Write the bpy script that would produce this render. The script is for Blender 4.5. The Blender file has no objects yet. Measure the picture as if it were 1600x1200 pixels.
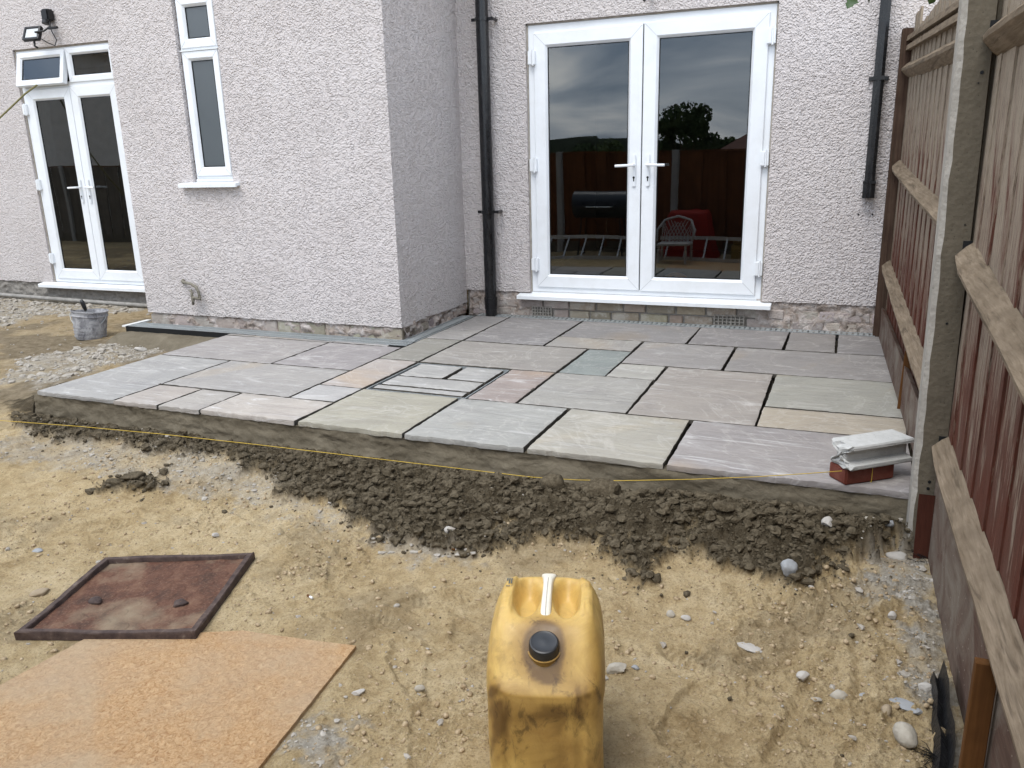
import bpy, bmesh, math, random
import numpy as np
from mathutils import Matrix, Vector
random.seed(7)
rng = np.random.default_rng(7)
SC = bpy.context.scene
COL = SC.collection

# ------------------------------------------------------------------ camera
R = ((0.9252, 0.3786, -0.02495), (0.07966, -0.25812, -0.96282), (-0.37099, 0.88883, -0.26898))
cam_d = bpy.data.cameras.new("camera"); cam = bpy.data.objects.new("camera", cam_d); COL.objects.link(cam)
mw = Matrix.Identity(4)
for i in range(3):
    mw[i][0] = R[0][i]; mw[i][1] = -R[1][i]; mw[i][2] = -R[2][i]
mw.translation = (4.2783, -3.1258, 1.2201)
cam.matrix_world = mw
cam_d.sensor_width = 36; cam_d.lens = 1262.9 / 1600 * 36; cam_d.clip_start = .02; cam_d.clip_end = 500
SC.camera = cam

# ------------------------------------------------------------------ light
SUN_DIR = Vector((-0.14, -0.50, 1.0)).normalized()
elev = math.asin(SUN_DIR.z); azim = math.atan2(SUN_DIR.x, SUN_DIR.y)
SKY_STRENGTH = 0.15
world = bpy.data.worlds.new("World"); SC.world = world; world.use_nodes = True
wt = world.node_tree; wn = wt.nodes; wl = wt.links
wn.clear()
w_out = wn.new('ShaderNodeOutputWorld'); w_bg = wn.new('ShaderNodeBackground'); w_bg.inputs[1].default_value = SKY_STRENGTH
sky = wn.new('ShaderNodeTexSky'); sky.sky_type = 'NISHITA'; sky.sun_disc = False
sky.sun_elevation = elev; sky.sun_rotation = azim
# clouds: a flat layer seen by direction / height
tc = wn.new('ShaderNodeTexCoord'); sep = wn.new('ShaderNodeSeparateXYZ'); wl.new(tc.outputs['Generated'], sep.inputs[0])
def wmath(op, a, b=None, clamp=False):
    n = wn.new('ShaderNodeMath'); n.operation = op; n.use_clamp = clamp
    for i, v in enumerate((a, b)):
        if v is None: continue
        if isinstance(v, (int, float)): n.inputs[i].default_value = v
        else: wl.new(v, n.inputs[i])
    return n.outputs[0]
den = wmath('ADD', wmath('MAXIMUM', sep.outputs[2], 0.0), 0.16)
cx = wmath('DIVIDE', sep.outputs[0], den); cy = wmath('DIVIDE', sep.outputs[1], den)
cmb = wn.new('ShaderNodeCombineXYZ'); wl.new(cx, cmb.inputs[0]); wl.new(cy, cmb.inputs[1])
n1 = wn.new('ShaderNodeTexNoise'); n1.inputs['Scale'].default_value = .75; n1.inputs['Detail'].default_value = 7; n1.inputs['Roughness'].default_value = .55; n1.inputs['Distortion'].default_value = .6
wl.new(cmb.outputs[0], n1.inputs['Vector'])
cr = wn.new('ShaderNodeValToRGB'); cr.color_ramp.elements[0].position = .36; cr.color_ramp.elements[0].color = (2.2, 2.8, 3.7, 1)
cr.color_ramp.elements[1].position = .68; cr.color_ramp.elements[1].color = (9.6, 9.4, 9.1, 1)
e = cr.color_ramp.elements.new(.52); e.color = (4.8, 5.25, 5.9, 1)
wl.new(n1.outputs[0], cr.inputs[0])
mx = wn.new('ShaderNodeMix'); mx.data_type = 'RGBA'; mx.inputs[0].default_value = .88
wl.new(sky.outputs[0], mx.inputs[6]); wl.new(cr.outputs[0], mx.inputs[7])
wl.new(mx.outputs[2], w_bg.inputs[0]); wl.new(w_bg.outputs[0], w_out.inputs[0])

sd = bpy.data.lights.new("sun", 'SUN'); sun = bpy.data.objects.new("sun", sd); COL.objects.link(sun)
sd.energy = 0.9; sd.angle = math.radians(30); sd.color = (1, .96, .9)
sun.rotation_euler = SUN_DIR.to_track_quat('Z', 'Y').to_euler(); sun.location = (-4, -4, 8)
SC.view_settings.view_transform = 'Standard'; SC.view_settings.look = 'None'
SC.view_settings.exposure = 1.22; SC.view_settings.gamma = 1; SC.view_settings.use_curve_mapping = False

# ------------------------------------------------------------------ noise
_perm = rng.permutation(512); _perm = np.concatenate([_perm, _perm])
_ang = rng.uniform(0, 2*np.pi, 1024)
def pnoise(x, y):
    x = np.asarray(x, float); y = np.asarray(y, float)
    xi = np.floor(x).astype(int); yi = np.floor(y).astype(int); xf = x-xi; yf = y-yi
    u = xf*xf*xf*(xf*(xf*6-15)+10); v = yf*yf*yf*(yf*(yf*6-15)+10)
    def g(ix, iy, fx, fy):
        a = _ang[_perm[(ix & 511)] + (iy & 511)]
        return np.cos(a)*fx + np.sin(a)*fy
    a = g(xi, yi, xf, yf); b = g(xi+1, yi, xf-1, yf); c = g(xi, yi+1, xf, yf-1); d = g(xi+1, yi+1, xf-1, yf-1)
    return (a*(1-u)+b*u)*(1-v) + (c*(1-u)+d*u)*v
def fbm(x, y, o=4, r=.5):
    s = 0; a = 1; f = 1
    for i in range(o):
        s = s + a*pnoise(x*f+17.3*i, y*f-9.1*i); a *= r; f *= 2.03
    return s
def sstep(a, b, x):
    t = np.clip((x-a)/(b-a), 0, 1); return t*t*(3-2*t)

# ------------------------------------------------------------------ mesh helpers
class MB:
    def __init__(s): s.v = []; s.f = []
    def add(s, vs, fs):
        o = len(s.v); s.v += [tuple(map(float, a)) for a in vs]; s.f += [tuple(i+o for i in q) for q in fs]; return s
    def box(s, x0, x1, y0, y1, z0, z1, b=0.0):
        if b <= 0:
            return s.add([(x0,y0,z0),(x1,y0,z0),(x1,y1,z0),(x0,y1,z0),(x0,y0,z1),(x1,y0,z1),(x1,y1,z1),(x0,y1,z1)],
                [(0,3,2,1),(4,5,6,7),(0,1,5,4),(1,2,6,5),(2,3,7,6),(3,0,4,7)])
        bm = bmesh.new(); bmesh.ops.create_cube(bm, size=1)
        for v in bm.verts:
            v.co = ((x0+x1)/2+v.co.x*(x1-x0), (y0+y1)/2+v.co.y*(y1-y0), (z0+z1)/2+v.co.z*(z1-z0))
        bmesh.ops.bevel(bm, geom=bm.edges[:], offset=b, segments=1 if b < .004 else 2, affect='EDGES')
        return s.bm(bm)
    def bm(s, bm, M=None):
        bm.verts.index_update(); vs = [(M @ v.co if M else v.co)[:] for v in bm.verts]
        s.add(vs, [[v.index for v in f.verts] for f in bm.faces]); bm.free(); return s
    def tube(s, pts, r, n=8, cap=True, rs=None):
        pts = [Vector(p) for p in pts]; rings = []; up = None
        for i, p in enumerate(pts):
            d = (pts[min(i+1, len(pts)-1)] - pts[max(i-1, 0)]).normalized()
            if up is None: up = Vector((0,0,1)) if abs(d.z) < .9 else Vector((1,0,0))
            a = d.cross(up).normalized(); b = a.cross(d).normalized(); up = b
            rr = rs[i] if rs else r
            rings.append([(p + a*math.cos(t)*rr + b*math.sin(t)*rr)[:] for t in [2*math.pi*k/n for k in range(n)]])
        vs = [q for rg in rings for q in rg]; fs = []
        for i in range(len(pts)-1):
            for k in range(n):
                fs.append((i*n+k, i*n+(k+1) % n, (i+1)*n+(k+1) % n, (i+1)*n+k))
        if cap: fs.append(tuple(range(n))[::-1]); fs.append(tuple((len(pts)-1)*n+k for k in range(n)))
        return s.add(vs, fs)
    def prism(s, prof, A, B, frame=None):
        """prof: list of (u,w); A,B: end points; u along frame[0], w along frame[1]"""
        A = Vector(A); B = Vector(B); U, W = [Vector(t) for t in (frame or ((1,0,0),(0,0,1)))]
        n = len(prof); vs = [(P+U*u+W*w)[:] for P in (A, B) for u, w in prof]
        return s.add(vs, [(i, (i+1) % n, n+(i+1) % n, n+i) for i in range(n)] + [tuple(range(n))[::-1], tuple(range(n, 2*n))])
    def xf(s, M):
        s.v = [(M @ Vector(v))[:] for v in s.v]; return s

def mesh(name, v, f, mat, smooth=False, flip=True):
    me = bpy.data.meshes.new(name)
    if isinstance(v, np.ndarray): v = v.tolist()
    me.from_pydata(v, [], f); me.validate()
    if flip:
        bm = bmesh.new(); bm.from_mesh(me); bmesh.ops.recalc_face_normals(bm, faces=bm.faces); bm.to_mesh(me); bm.free()
    if mat: me.materials.append(mat)
    if smooth:
        me.polygons.foreach_set('use_smooth', [True]*len(me.polygons))
        if smooth == 'auto': me.set_sharp_from_angle(angle=math.radians(35))
    me.update(); return me
def link(name, me, parent=None, label=None, kind=None, color=None):
    o = bpy.data.objects.new(name, me); COL.objects.link(o)
    if parent: o.parent = parent
    if label: o['label'] = label
    if kind: o['kind'] = kind
    if color: o.color = (*color, 1) if len(color) == 3 else color
    return o
def wloc(p):
    l = Vector((0,0,0))
    while p: l = l + p.location; p = p.parent
    return l
def part(name, mb, mat, parent=None, smooth=False, label=None, kind=None, color=None, world=True, flip=True, loc=None):
    """mb in world coordinates when world, else in the parent's own frame; loc = origin of the part"""
    off = wloc(parent) if (parent and world) else Vector((0,0,0))
    l = Vector(loc) - off if loc is not None else Vector((0,0,0))
    v = [(a-off.x-l.x, b-off.y-l.y, c-off.z-l.z) for a, b, c in mb.v]
    o = link(name, mesh(name, v, mb.f, mat, smooth, flip), parent, label, kind, color); o.location = l
    return o
def thing(name, label, cat, loc=(0,0,0), rot=(0,0,0), group=None, kind=None):
    o = bpy.data.objects.new(name, None); COL.objects.link(o); o.location = loc; o.rotation_euler = rot
    o.empty_display_size = .1
    return tag(o, label, cat, group, kind)
def tag(o, label, cat, group=None, kind=None):
    if label: o['label'] = label
    if cat: o['category'] = cat
    if group: o['group'] = group
    if kind: o['kind'] = kind
    return o

# ------------------------------------------------------------------ materials
class NT:
    def __init__(s, name, rough=.8, spec=.3):
        s.m = bpy.data.materials.new(name); s.m.use_nodes = True; s.t = s.m.node_tree; s.n = s.t.nodes; s.l = s.t.links
        s.b = s.n['Principled BSDF']; s.b.inputs['Roughness'].default_value = rough; s.b.inputs['Specular IOR Level'].default_value = spec
        s.tc = s.n.new('ShaderNodeTexCoord'); s.oi = s.n.new('ShaderNodeObjectInfo')
    def co(s, scale=(1,1,1), rnd=False, src='Object'):
        v = s.tc.outputs[src]
        if rnd:
            a = s.n.new('ShaderNodeVectorMath'); a.operation = 'ADD'; m = s.n.new('ShaderNodeMath'); m.operation = 'MULTIPLY'; m.inputs[1].default_value = 37.0
            s.l.new(s.oi.outputs['Random'], m.inputs[0]); s.l.new(v, a.inputs[0]); s.l.new(m.outputs[0], a.inputs[1]); v = a.outputs[0]
        mp = s.n.new('ShaderNodeMapping'); mp.inputs['Scale'].default_value = scale; s.l.new(v, mp.inputs[0]); return mp.outputs[0]
    def noise(s, co, scale, detail=4, rough=.5, dist=0):
        n = s.n.new('ShaderNodeTexNoise'); n.inputs['Scale'].default_value = scale; n.inputs['Detail'].default_value = detail
        n.inputs['Roughness'].default_value = rough; n.inputs['Distortion'].default_value = dist; s.l.new(co, n.inputs['Vector']); return n.outputs[0]
    def voro(s, co, scale, feat='F1', out='Distance', rnd=1, smooth=None):
        n = s.n.new('ShaderNodeTexVoronoi'); n.feature = feat; n.inputs['Scale'].default_value = scale; n.inputs['Randomness'].default_value = rnd
        if smooth is not None: n.inputs['Smoothness'].default_value = smooth
        s.l.new(co, n.inputs['Vector']); return n.outputs[out]
    def ramp(s, x, stops, interp='LINEAR'):
        n = s.n.new('ShaderNodeValToRGB'); r = n.color_ramp; r.interpolation = interp
        while len(r.elements) < len(stops): r.elements.new(.5)
        for e, (p, c) in zip(r.elements, stops):
            e.position = p; e.color = (c, c, c, 1) if isinstance(c, (int, float)) else (*c, 1)
        s.l.new(x, n.inputs[0]); return n.outputs[0]
    def mix(s, f, a, b, mode='MIX'):
        n = s.n.new('ShaderNodeMix'); n.data_type = 'RGBA'; n.blend_type = mode
        for i, v in ((0, f), (6, a), (7, b)):
            if isinstance(v, (int, float)) and i == 0: n.inputs[0].default_value = v
            elif isinstance(v, (int, float)): n.inputs[i].default_value = (v, v, v, 1)
            elif isinstance(v, tuple): n.inputs[i].default_value = (*v, 1)
            else: s.l.new(v, n.inputs[i])
        return n.outputs[2]
    def math(s, op, a, b=0.0, clamp=False):
        n = s.n.new('ShaderNodeMath'); n.operation = op; n.use_clamp = clamp
        for i, v in enumerate((a, b)):
            if isinstance(v, (int, float)): n.inputs[i].default_value = v
            else: s.l.new(v, n.inputs[i])
        return n.outputs[0]
    def attr(s, name, out='Fac'):
        n = s.n.new('ShaderNodeAttribute'); n.attribute_name = name; return n.outputs[out]
    def sepc(s, c):
        n = s.n.new('ShaderNodeSeparateColor'); s.l.new(c, n.inputs[0]); return n.outputs
    def color(s, c):
        if isinstance(c, tuple): s.b.inputs['Base Color'].default_value = (*c, 1)
        else: s.l.new(c, s.b.inputs['Base Color'])
        return s
    def rough(s, r): s.l.new(r, s.b.inputs['Roughness']); return s
    def bump(s, h, dist=.005, strength=1.0):
        n = s.n.new('ShaderNodeBump'); n.inputs['Distance'].default_value = dist; n.inputs['Strength'].default_value = strength
        s.l.new(h, n.inputs['Height'])
        if s.b.inputs['Normal'].is_linked: s.l.new(s.b.inputs['Normal'].links[0].from_socket, n.inputs['Normal'])
        s.l.new(n.outputs[0], s.b.inputs['Normal']); return s

def simple(name, c, rough=.6, spec=.4, var=.12, sc=6, metal=0, bump=0, bsc=60):
    t = NT(name, rough, spec); co = t.co(); n = t.noise(co, sc, 5, .6)
    t.color(t.mix(n, tuple(max(0, x*(1-var*2)) for x in c), tuple(min(1, x*(1+var*2)) for x in c)))
    t.b.inputs['Metallic'].default_value = metal
    if bump: t.bump(t.noise(co, bsc, 4), bump)
    return t.m

# roughcast render
t = NT('render_roughcast', .9, .15); co = t.co()
wob = t.n.new('ShaderNodeVectorMath'); wob.operation = 'MULTIPLY_ADD'; wn_ = t.n.new('ShaderNodeTexNoise'); wn_.inputs['Scale'].default_value = 70; wn_.inputs['Detail'].default_value = 2
t.l.new(co, wn_.inputs['Vector']); t.l.new(wn_.outputs['Color'], wob.inputs[0]); wob.inputs[1].default_value = (.014, .014, .014); t.l.new(co, wob.inputs[2])
a = t.ramp(t.voro(wob.outputs[0], 78, 'F1'), [(.0, 1), (.25, .92), (.62, .25), (.9, 0)]); b = t.noise(co, 85, 3, .55, .2); c = t.noise(co, 230, 2, .5)
pres = t.ramp(t.noise(co, 33, 2, .5), [(.38, .25), (.58, 1)])
h = t.math('ADD', t.math('MULTIPLY', t.math('MULTIPLY', a, pres), .75), t.math('ADD', t.math('MULTIPLY', b, .8), t.math('MULTIPLY', c, .2)))
big = t.noise(co, 2.2, 5, .6); med = t.noise(co, 11, 3, .6)
col = t.mix(t.ramp(big, [(.3, 0), (.7, 1)]), (.605, .56, .548), (.675, .632, .622))
col = t.mix(t.ramp(med, [(.45, 0), (.8, .35)]), col, (.63, .58, .55))
col = t.mix(t.ramp(a, [(.0, .22), (.35, 0)]), col, (.55, .50, .475))  # shade in the hollows between nodules, put into the colour
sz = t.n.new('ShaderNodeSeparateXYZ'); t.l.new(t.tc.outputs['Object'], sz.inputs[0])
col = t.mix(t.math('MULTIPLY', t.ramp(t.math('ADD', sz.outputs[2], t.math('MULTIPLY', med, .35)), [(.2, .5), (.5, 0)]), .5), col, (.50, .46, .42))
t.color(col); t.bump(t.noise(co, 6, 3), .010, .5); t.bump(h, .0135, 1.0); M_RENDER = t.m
# upvc
t = NT('white_upvc', .28, .5); co = t.co(); t.color(t.mix(t.ramp(t.noise(co, 5, 6, .7), [(.45, 0), (.85, .5)]), (.80, .83, .86), (.62, .63, .62))); M_UPVC = t.m
t = NT('grimy_upvc', .45, .4); co = t.co(); t.color(t.mix(t.ramp(t.noise(co, 9, 6, .7), [(.5, 0), (.8, .5)]), (.78, .81, .83), (.56, .56, .54))); M_SILL = t.m
M_GASKET = simple('black_gasket', (.012, .013, .014), .5, .3)
M_SEAM = simple('mitre_seam', (.55, .57, .59), .5, .3)
M_CAULK = simple('old_caulk', (.36, .33, .29), .9, .1, .3, 20)
# glass
def glass(name, tint, ior):
    m = bpy.data.materials.new(name); m.use_nodes = True; n = m.node_tree.nodes; l = m.node_tree.links; n.clear()
    o = n.new('ShaderNodeOutputMaterial'); mxs = n.new('ShaderNodeMixShader'); tr = n.new('ShaderNodeBsdfTransparent'); tr.inputs[0].default_value = (*tint, 1)
    gl = n.new('ShaderNodeBsdfGlossy'); gl.inputs['Roughness'].default_value = 0.0; gl.inputs[0].default_value = (.93, .97, 1, 1)
    fr = n.new('ShaderNodeFresnel'); fr.inputs[0].default_value = ior
    tcn = n.new('ShaderNodeTexCoord'); no = n.new('ShaderNodeTexNoise'); no.inputs['Scale'].default_value = 1.3; no.inputs['Detail'].default_value = 1
    bp = n.new('ShaderNodeBump'); bp.inputs['Distance'].default_value = .0015; l.new(tcn.outputs['Object'], no.inputs['Vector']); l.new(no.outputs[0], bp.inputs['Height'])
    l.new(bp.outputs[0], gl.inputs['Normal'])
    l.new(fr.outputs[0], mxs.inputs[0]); l.new(tr.outputs[0], mxs.inputs[1]); l.new(gl.outputs[0], mxs.inputs[2]); l.new(mxs.outputs[0], o.inputs[0])
    return m
M_GLASS = glass('double_glazing', (.6, .65, .65), 1.95)
t = NT('frosted_glass', .34, .5); co = t.co(); t.color(t.mix(t.noise(co, 3, 3), (.045, .058, .066), (.085, .10, .108))); t.bump(t.noise(co, 160, 2), .0006); t.b.inputs['IOR'].default_value = 1.8; t.rough(t.ramp(t.noise(co, 2, 2), [(.3, .28), (.7, .4)])); M_FROST = t.m
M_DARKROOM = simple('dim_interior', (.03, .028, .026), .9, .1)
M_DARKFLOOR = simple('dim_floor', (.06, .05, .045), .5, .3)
# black plastic pipe
t = NT('black_pipe_plastic', .28, .5); co = t.co(); nz = t.noise(t.co((1, 1, .25)), 30, 6, .7)
t.color(t.mix(t.ramp(nz, [(.55, 0), (.8, .4)]), (.007, .0075, .009), (.09, .085, .08))); t.rough(t.ramp(nz, [(.35, .18), (.7, .42)])); M_PIPE = t.m
# bricks
t = NT('weathered_brick', .92, .1); co = t.co(rnd=True); n = t.noise(co, 18, 6, .65); n2 = t.noise(co, 90, 4, .6)
base = t.mix(n, t.mix(.55, t.oi.outputs['Color'], (.18, .15, .12)), t.oi.outputs['Color'])
base = t.mix(t.ramp(t.noise(co, 9, 5, .7), [(.5, 0), (.66, .75)]), base, (.50, .47, .42))
t.color(base); t.bump(t.math('ADD', n, t.math('MULTIPLY', n2, .5)), .012); M_BRICK = t.m
t = NT('old_mortar', .95, .1); co = t.co(); n = t.noise(co, 30, 7, .65)
t.color(t.mix(n, (.13, .12, .105), (.40, .375, .34))); t.bump(n, .02); M_MORTAR = t.m
t = NT('smeared_plinth_render', .95, .1); co = t.co(); n = t.noise(co, 14, 7, .62, .6)
cc = t.ramp(n, [(.3, (.13, .105, .085)), (.45, (.36, .30, .26)), (.6, (.50, .45, .42)), (.75, (.60, .56, .53))]); t.color(cc); t.bump(n, .03); t.bump(t.noise(co, 70, 4), .006); M_SMEAR = t.m
# red house brick
t = NT('red_brick', .7, .3); co = t.co(); n = t.noise(co, 25, 5, .6)
t.color(t.mix(t.ramp(n, [(.4, 0), (.75, .5)]), (.12, .028, .017), (.20, .08, .055))); t.bump(n, .004); M_REDBRICK = t.m
# concrete
def concrete(name, lo, hi, bump=.006, sc=22):
    t = NT(name, .93, .12); co = t.co(); n = t.noise(co, sc, 8, .68); n2 = t.noise(co, 3.5, 4, .6); v = t.voro(co, 55, 'F1')
    c = t.mix(n, lo, hi); c = t.mix(t.ramp(n2, [(.4, 0), (.75, .45)]), c, tuple(x*.6 for x in lo))
    c = t.mix(t.ramp(v, [(.05, .6), (.14, 0)]), c, tuple(x*.4 for x in lo))
    t.color(c); t.bump(n, bump); t.bump(v, bump*.5); return t.m
M_CPOST = concrete('post_concrete', (.10, .086, .063), (.185, .16, .122), .003, 30)
M_CPALE = concrete('pale_concrete', (.40, .40, .385), (.60, .60, .58), .002, 40)
# slabs
t = NT('sandstone_slab', .72, .25); co = t.co(rnd=True); st = t.co((1.0, 5.5, 3.0), rnd=True)
oc = t.oi.outputs['Color']
n = t.noise(co, 3.2, 6, .6, 1.2); f = t.noise(co, 60, 6, .7); s1 = t.noise(st, 2.6, 7, .62, 1.4)
base = t.mix(n, t.mix(1.0, oc, (.60, .595, .60), 'MULTIPLY'), t.mix(1.0, oc, (.95, .93, .89), 'MULTIPLY'))
base = t.mix(t.math('MULTIPLY', t.ramp(s1, [(.5, 0), (.60, .15), (.66, .75), (.72, .1), (.8, .5)]), t.math('ADD', t.oi.outputs['Alpha'], -0.0)), base, (.62, .61, .60))
base = t.mix(t.ramp(t.noise(st, 1.7, 5, .6, .6), [(.52, 0), (.72, .35)]), base, t.mix(1.0, oc, (.55, .52, .535), 'MULTIPLY'))
sr = t.math('FRACT', t.math('MULTIPLY', t.oi.outputs['Random'], 7.31))
base = t.mix(t.math('MULTIPLY', t.ramp(t.noise(co, 1.1, 4, .5, .8), [(.56, 0), (.70, .6)]), t.math('GREATER_THAN', sr, .6)), base, t.mix(1.0, oc, (.95, .80, .60), 'MULTIPLY'))
vein = t.ramp(t.math('ABSOLUTE', t.math('SUBTRACT', t.noise(co, 1.6, 5, .55, 2.0), .5)), [(0, .8), (.010, .25), (.022, 0)])
base = t.mix(t.math('MULTIPLY', vein, .28), base, (.60, .57, .53))
dust = t.noise(co, 22, 6, .72); base = t.mix(t.ramp(dust, [(.56, 0), (.74, .35)]), base, (.44, .425, .40))
base = t.mix(t.ramp(f, [(.62, 0), (.78, .35)]), base, (.20, .18, .16))
t.color(base); t.rough(t.ramp(f, [(.3, .55), (.7, .8)]))
t.bump(t.math('ADD', t.math('MULTIPLY', n, .8), s1), .011); t.bump(f, .0016); M_SLAB = t.m
# wet bed mortar
t = NT('bed_mortar', .8, .2); co = t.co(); n = t.noise(co, 5, 6, .6, .4); f = t.noise(co, 60, 6, .7); sm = t.noise(t.co((1, 1.6, 2.2)), 4, 4, .5, .5)
t.color(t.mix(t.ramp(t.math('ADD', t.math('MULTIPLY', n, .7), t.math('MULTIPLY', f, .3)), [(.35, 0), (.65, 1)]), (.10, .083, .056), (.175, .150, .108)))
t.bump(sm, .02); t.bump(t.noise(co, 18, 4, .6, .8), .006); t.bump(f, .003); M_BED = t.m
M_SLAB_SIDE = simple('mortared_shaded_slab_side', (.085, .077, .065), .95, .1, .3, 30)  # inner sides: mortar dirt, plus joint shade put into the colour
M_JOINT = simple('dark_joint_bed', (.035, .030, .023), .95, .1, .3, 30, bump=.004)
# ground
t = NT('sandy_ground', .96, .08); co = t.co(); A = t.sepc(t.attr('soil', 'Color'))
n = t.noise(co, 2.1, 6, .62, .5); m = t.noise(co, 17, 6, .68); f = t.noise(co, 130, 6, .75); ff = t.noise(co, 420, 3, .7)
sand = t.ramp(t.math('ADD', t.math('MULTIPLY', n, .5), t.math('MULTIPLY', m, .5)), [(.34, (.285, .20, .10)), (.47, (.46, .35, .195)), (.60, (.57, .455, .28)), (.72, (.63, .53, .36))])
sand = t.mix(t.ramp(f, [(.36, .65), (.48, 0)]), sand, (.19, .135, .075)); sand = t.mix(t.ramp(f, [(.58, 0), (.72, .7)]), sand, (.64, .56, .43)); sand = t.mix(t.ramp(ff, [(.34, .5), (.46, 0)]), sand, (.20, .15, .09))
dark = t.ramp(t.math('ADD', t.math('MULTIPLY', m, .6), t.math('MULTIPLY', f, .4)), [(.36, (.036, .028, .017)), (.52, (.092, .073, .047)), (.66, (.165, .135, .092))])
gv = t.ramp(t.sepc(t.voro(co, 62, 'F1', 'Color'))[0], [(0, .35), (1, .9)]); gd = t.voro(co, 62, 'F1')
grav = t.mix(.35, t.ramp(m, [(.35, (.24, .205, .15)), (.6, (.39, .355, .295))]), t.mix(1.0, gv, (.60, .565, .51), 'MULTIPLY'))
grav = t.mix(t.ramp(f, [(.5, 0), (.7, .5)]), grav, (.47, .44, .385))
moist = t.ramp(m, [(.35, (.15, .118, .075)), (.65, (.27, .22, .15))])
base = t.mix(A[2], sand, moist); base = t.mix(A[1], base, grav); base = t.mix(A[0], base, dark)
t.color(base); t.bump(m, .022, .8); t.bump(f, .009, 1.0); t.bump(ff, .002, 1.0); M_GROUND = t.m
# wood
def wood(name, lo, hi, axis='y', gs=26, dark=(.06, .045, .03), bump=.003):
    t = NT(name, .88, .15); sc = {'x': (.05, 1, 1), 'y': (1, .05, 1), 'z': (1, 1, .05)}[axis]
    co = t.co(sc, rnd=True); n = t.noise(co, gs*3, 8, .65, .5); w = t.noise(co, gs, 4, .6, 1.0); p = t.noise(t.co(rnd=True), 6, 5, .6)
    c = t.mix(t.ramp(n, [(.3, 0), (.7, 1)]), lo, hi); c = t.mix(t.ramp(w, [(.36, .6), (.46, 0)]), c, dark); c = t.mix(t.ramp(p, [(.35, .5), (.7, 0)]), c, tuple(x*.55 for x in lo))
    t.color(c); t.bump(n, bump); t.bump(w, bump*.6); return t.m
M_RAIL = wood('weathered_rail_wood', (.16, .12, .08), (.32, .255, .185), 'y', 34)
M_ENDPOST = wood('dark_post_wood', (.05, .028, .02), (.13, .085, .06), 'z')
M_NEWWOOD = wood('orange_treated_wood', (.085, .036, .011), (.19, .085, .028), 'z', 14, (.10, .04, .015), .001)
M_STAKE = wood('red_brown_stake_wood', (.05, .016, .010), (.10, .034, .022), 'z', 18)
# painted, worn fence board: object colour R = wear
t = NT('worn_red_fence_board', .85, .18); co = t.co((1, 1, .07), rnd=True); co2 = t.co((1, .5, .22), rnd=True)
g = t.noise(co, 75, 9, .74, .35); w = t.noise(t.co((1, .7, .3)), 4.2, 9, .74, .8); fine = t.noise(co, 240, 5, .7); oc = t.sepc(t.oi.outputs['Color'])
red = t.mix(g, (.050, .017, .011), (.165, .055, .035)); red = t.mix(t.ramp(t.noise(co2, 16, 4, .6), [(.4, 0), (.75, .6)]), red, (.13, .085, .065))
bare = t.mix(fine, (.19, .15, .11), (.45, .385, .30))
zz = t.n.new('ShaderNodeSeparateXYZ'); t.l.new(t.tc.outputs['Object'], zz.inputs[0])
hz = t.math('MULTIPLY', t.math('ADD', zz.outputs[2], -1.15), .20)
wear = t.math('ADD', t.math('ADD', t.math('MULTIPLY', g, .55), t.math('MULTIPLY', w, .8)), t.math('ADD', t.math('MULTIPLY', oc[0], .26), hz))
k = t.ramp(wear, [(.60, 0), (.66, .6), (.77, .95)])
base = t.mix(k, red, bare); base = t.mix(t.ramp(fine, [(.36, .75), (.45, 0)]), base, (.035, .018, .012))
t.color(base); t.bump(g, .004); t.bump(fine, .0015); M_BOARD = t.m
t = NT('muddy_gravel_board', .9, .12); co = t.co((1, .05, 1), rnd=True); g = t.noise(co, 60, 7, .65); w = t.noise(t.co(), 5, 6, .65, .6); sp = t.voro(t.co(), 38, 'F1')
c = t.mix(g, (.065, .04, .032), (.16, .105, .08)); c = t.mix(t.ramp(w, [(.42, 0), (.66, .85)]), c, (.22, .19, .155))
c = t.mix(t.ramp(sp, [(.06, .9), (.10, 0)]), c, (.42, .38, .32)); t.color(c); t.bump(g, .003); M_GBOARD = t.m
# metals
t = NT('galvanised_grating', .4, .5); co = t.co(); n = t.noise(co, 25, 5, .6); t.color(t.mix(n, (.33, .37, .38), (.55, .58, .58))); t.b.inputs['Metallic'].default_value = .55; t.rough(t.ramp(n, [(.3, .35), (.7, .6)])); M_GALV = t.m
t = NT('rusty_cast_iron', .82, .3); co = t.co(); n = t.noise(co, 9, 8, .68, .5); f = t.noise(co, 110, 5, .7)
c = t.ramp(n, [(.32, (.045, .024, .017)), (.5, (.095, .042, .026)), (.66, (.15, .08, .05))]); c = t.mix(t.ramp(f, [(.5, 0), (.72, .55)]), c, (.23, .14, .09))
c = t.mix(t.ramp(t.noise(co, 2.6, 4, .6), [(.52, 0), (.66, .7)]), c, (.25, .20, .135)); t.color(c)
v = t.voro(t.co(), 15, 'F1', rnd=.25); t.bump(t.ramp(v, [(.30, 1), (.40, 0)]), .003, .7); t.bump(n, .003); t.bump(f, .0015); M_RUST = t.m
t = NT('cast_iron_rim', .75, .35); co = t.co(); n = t.noise(co, 30, 6, .7); t.color(t.ramp(n, [(.35, (.035, .022, .02)), (.6, (.085, .058, .048)), (.75, (.20, .17, .14))])); t.bump(n, .002); M_RIM = t.m
t = NT('orange_sheet_board', .85, .2); co = t.co(); st = t.co((1, 1, 1)); a = t.noise(co, 62, 7, .75, 1.8); b = t.noise(co, 2.2, 5, .6); c3 = t.voro(co, 44, 'SMOOTH_F1', smooth=.6)
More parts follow.
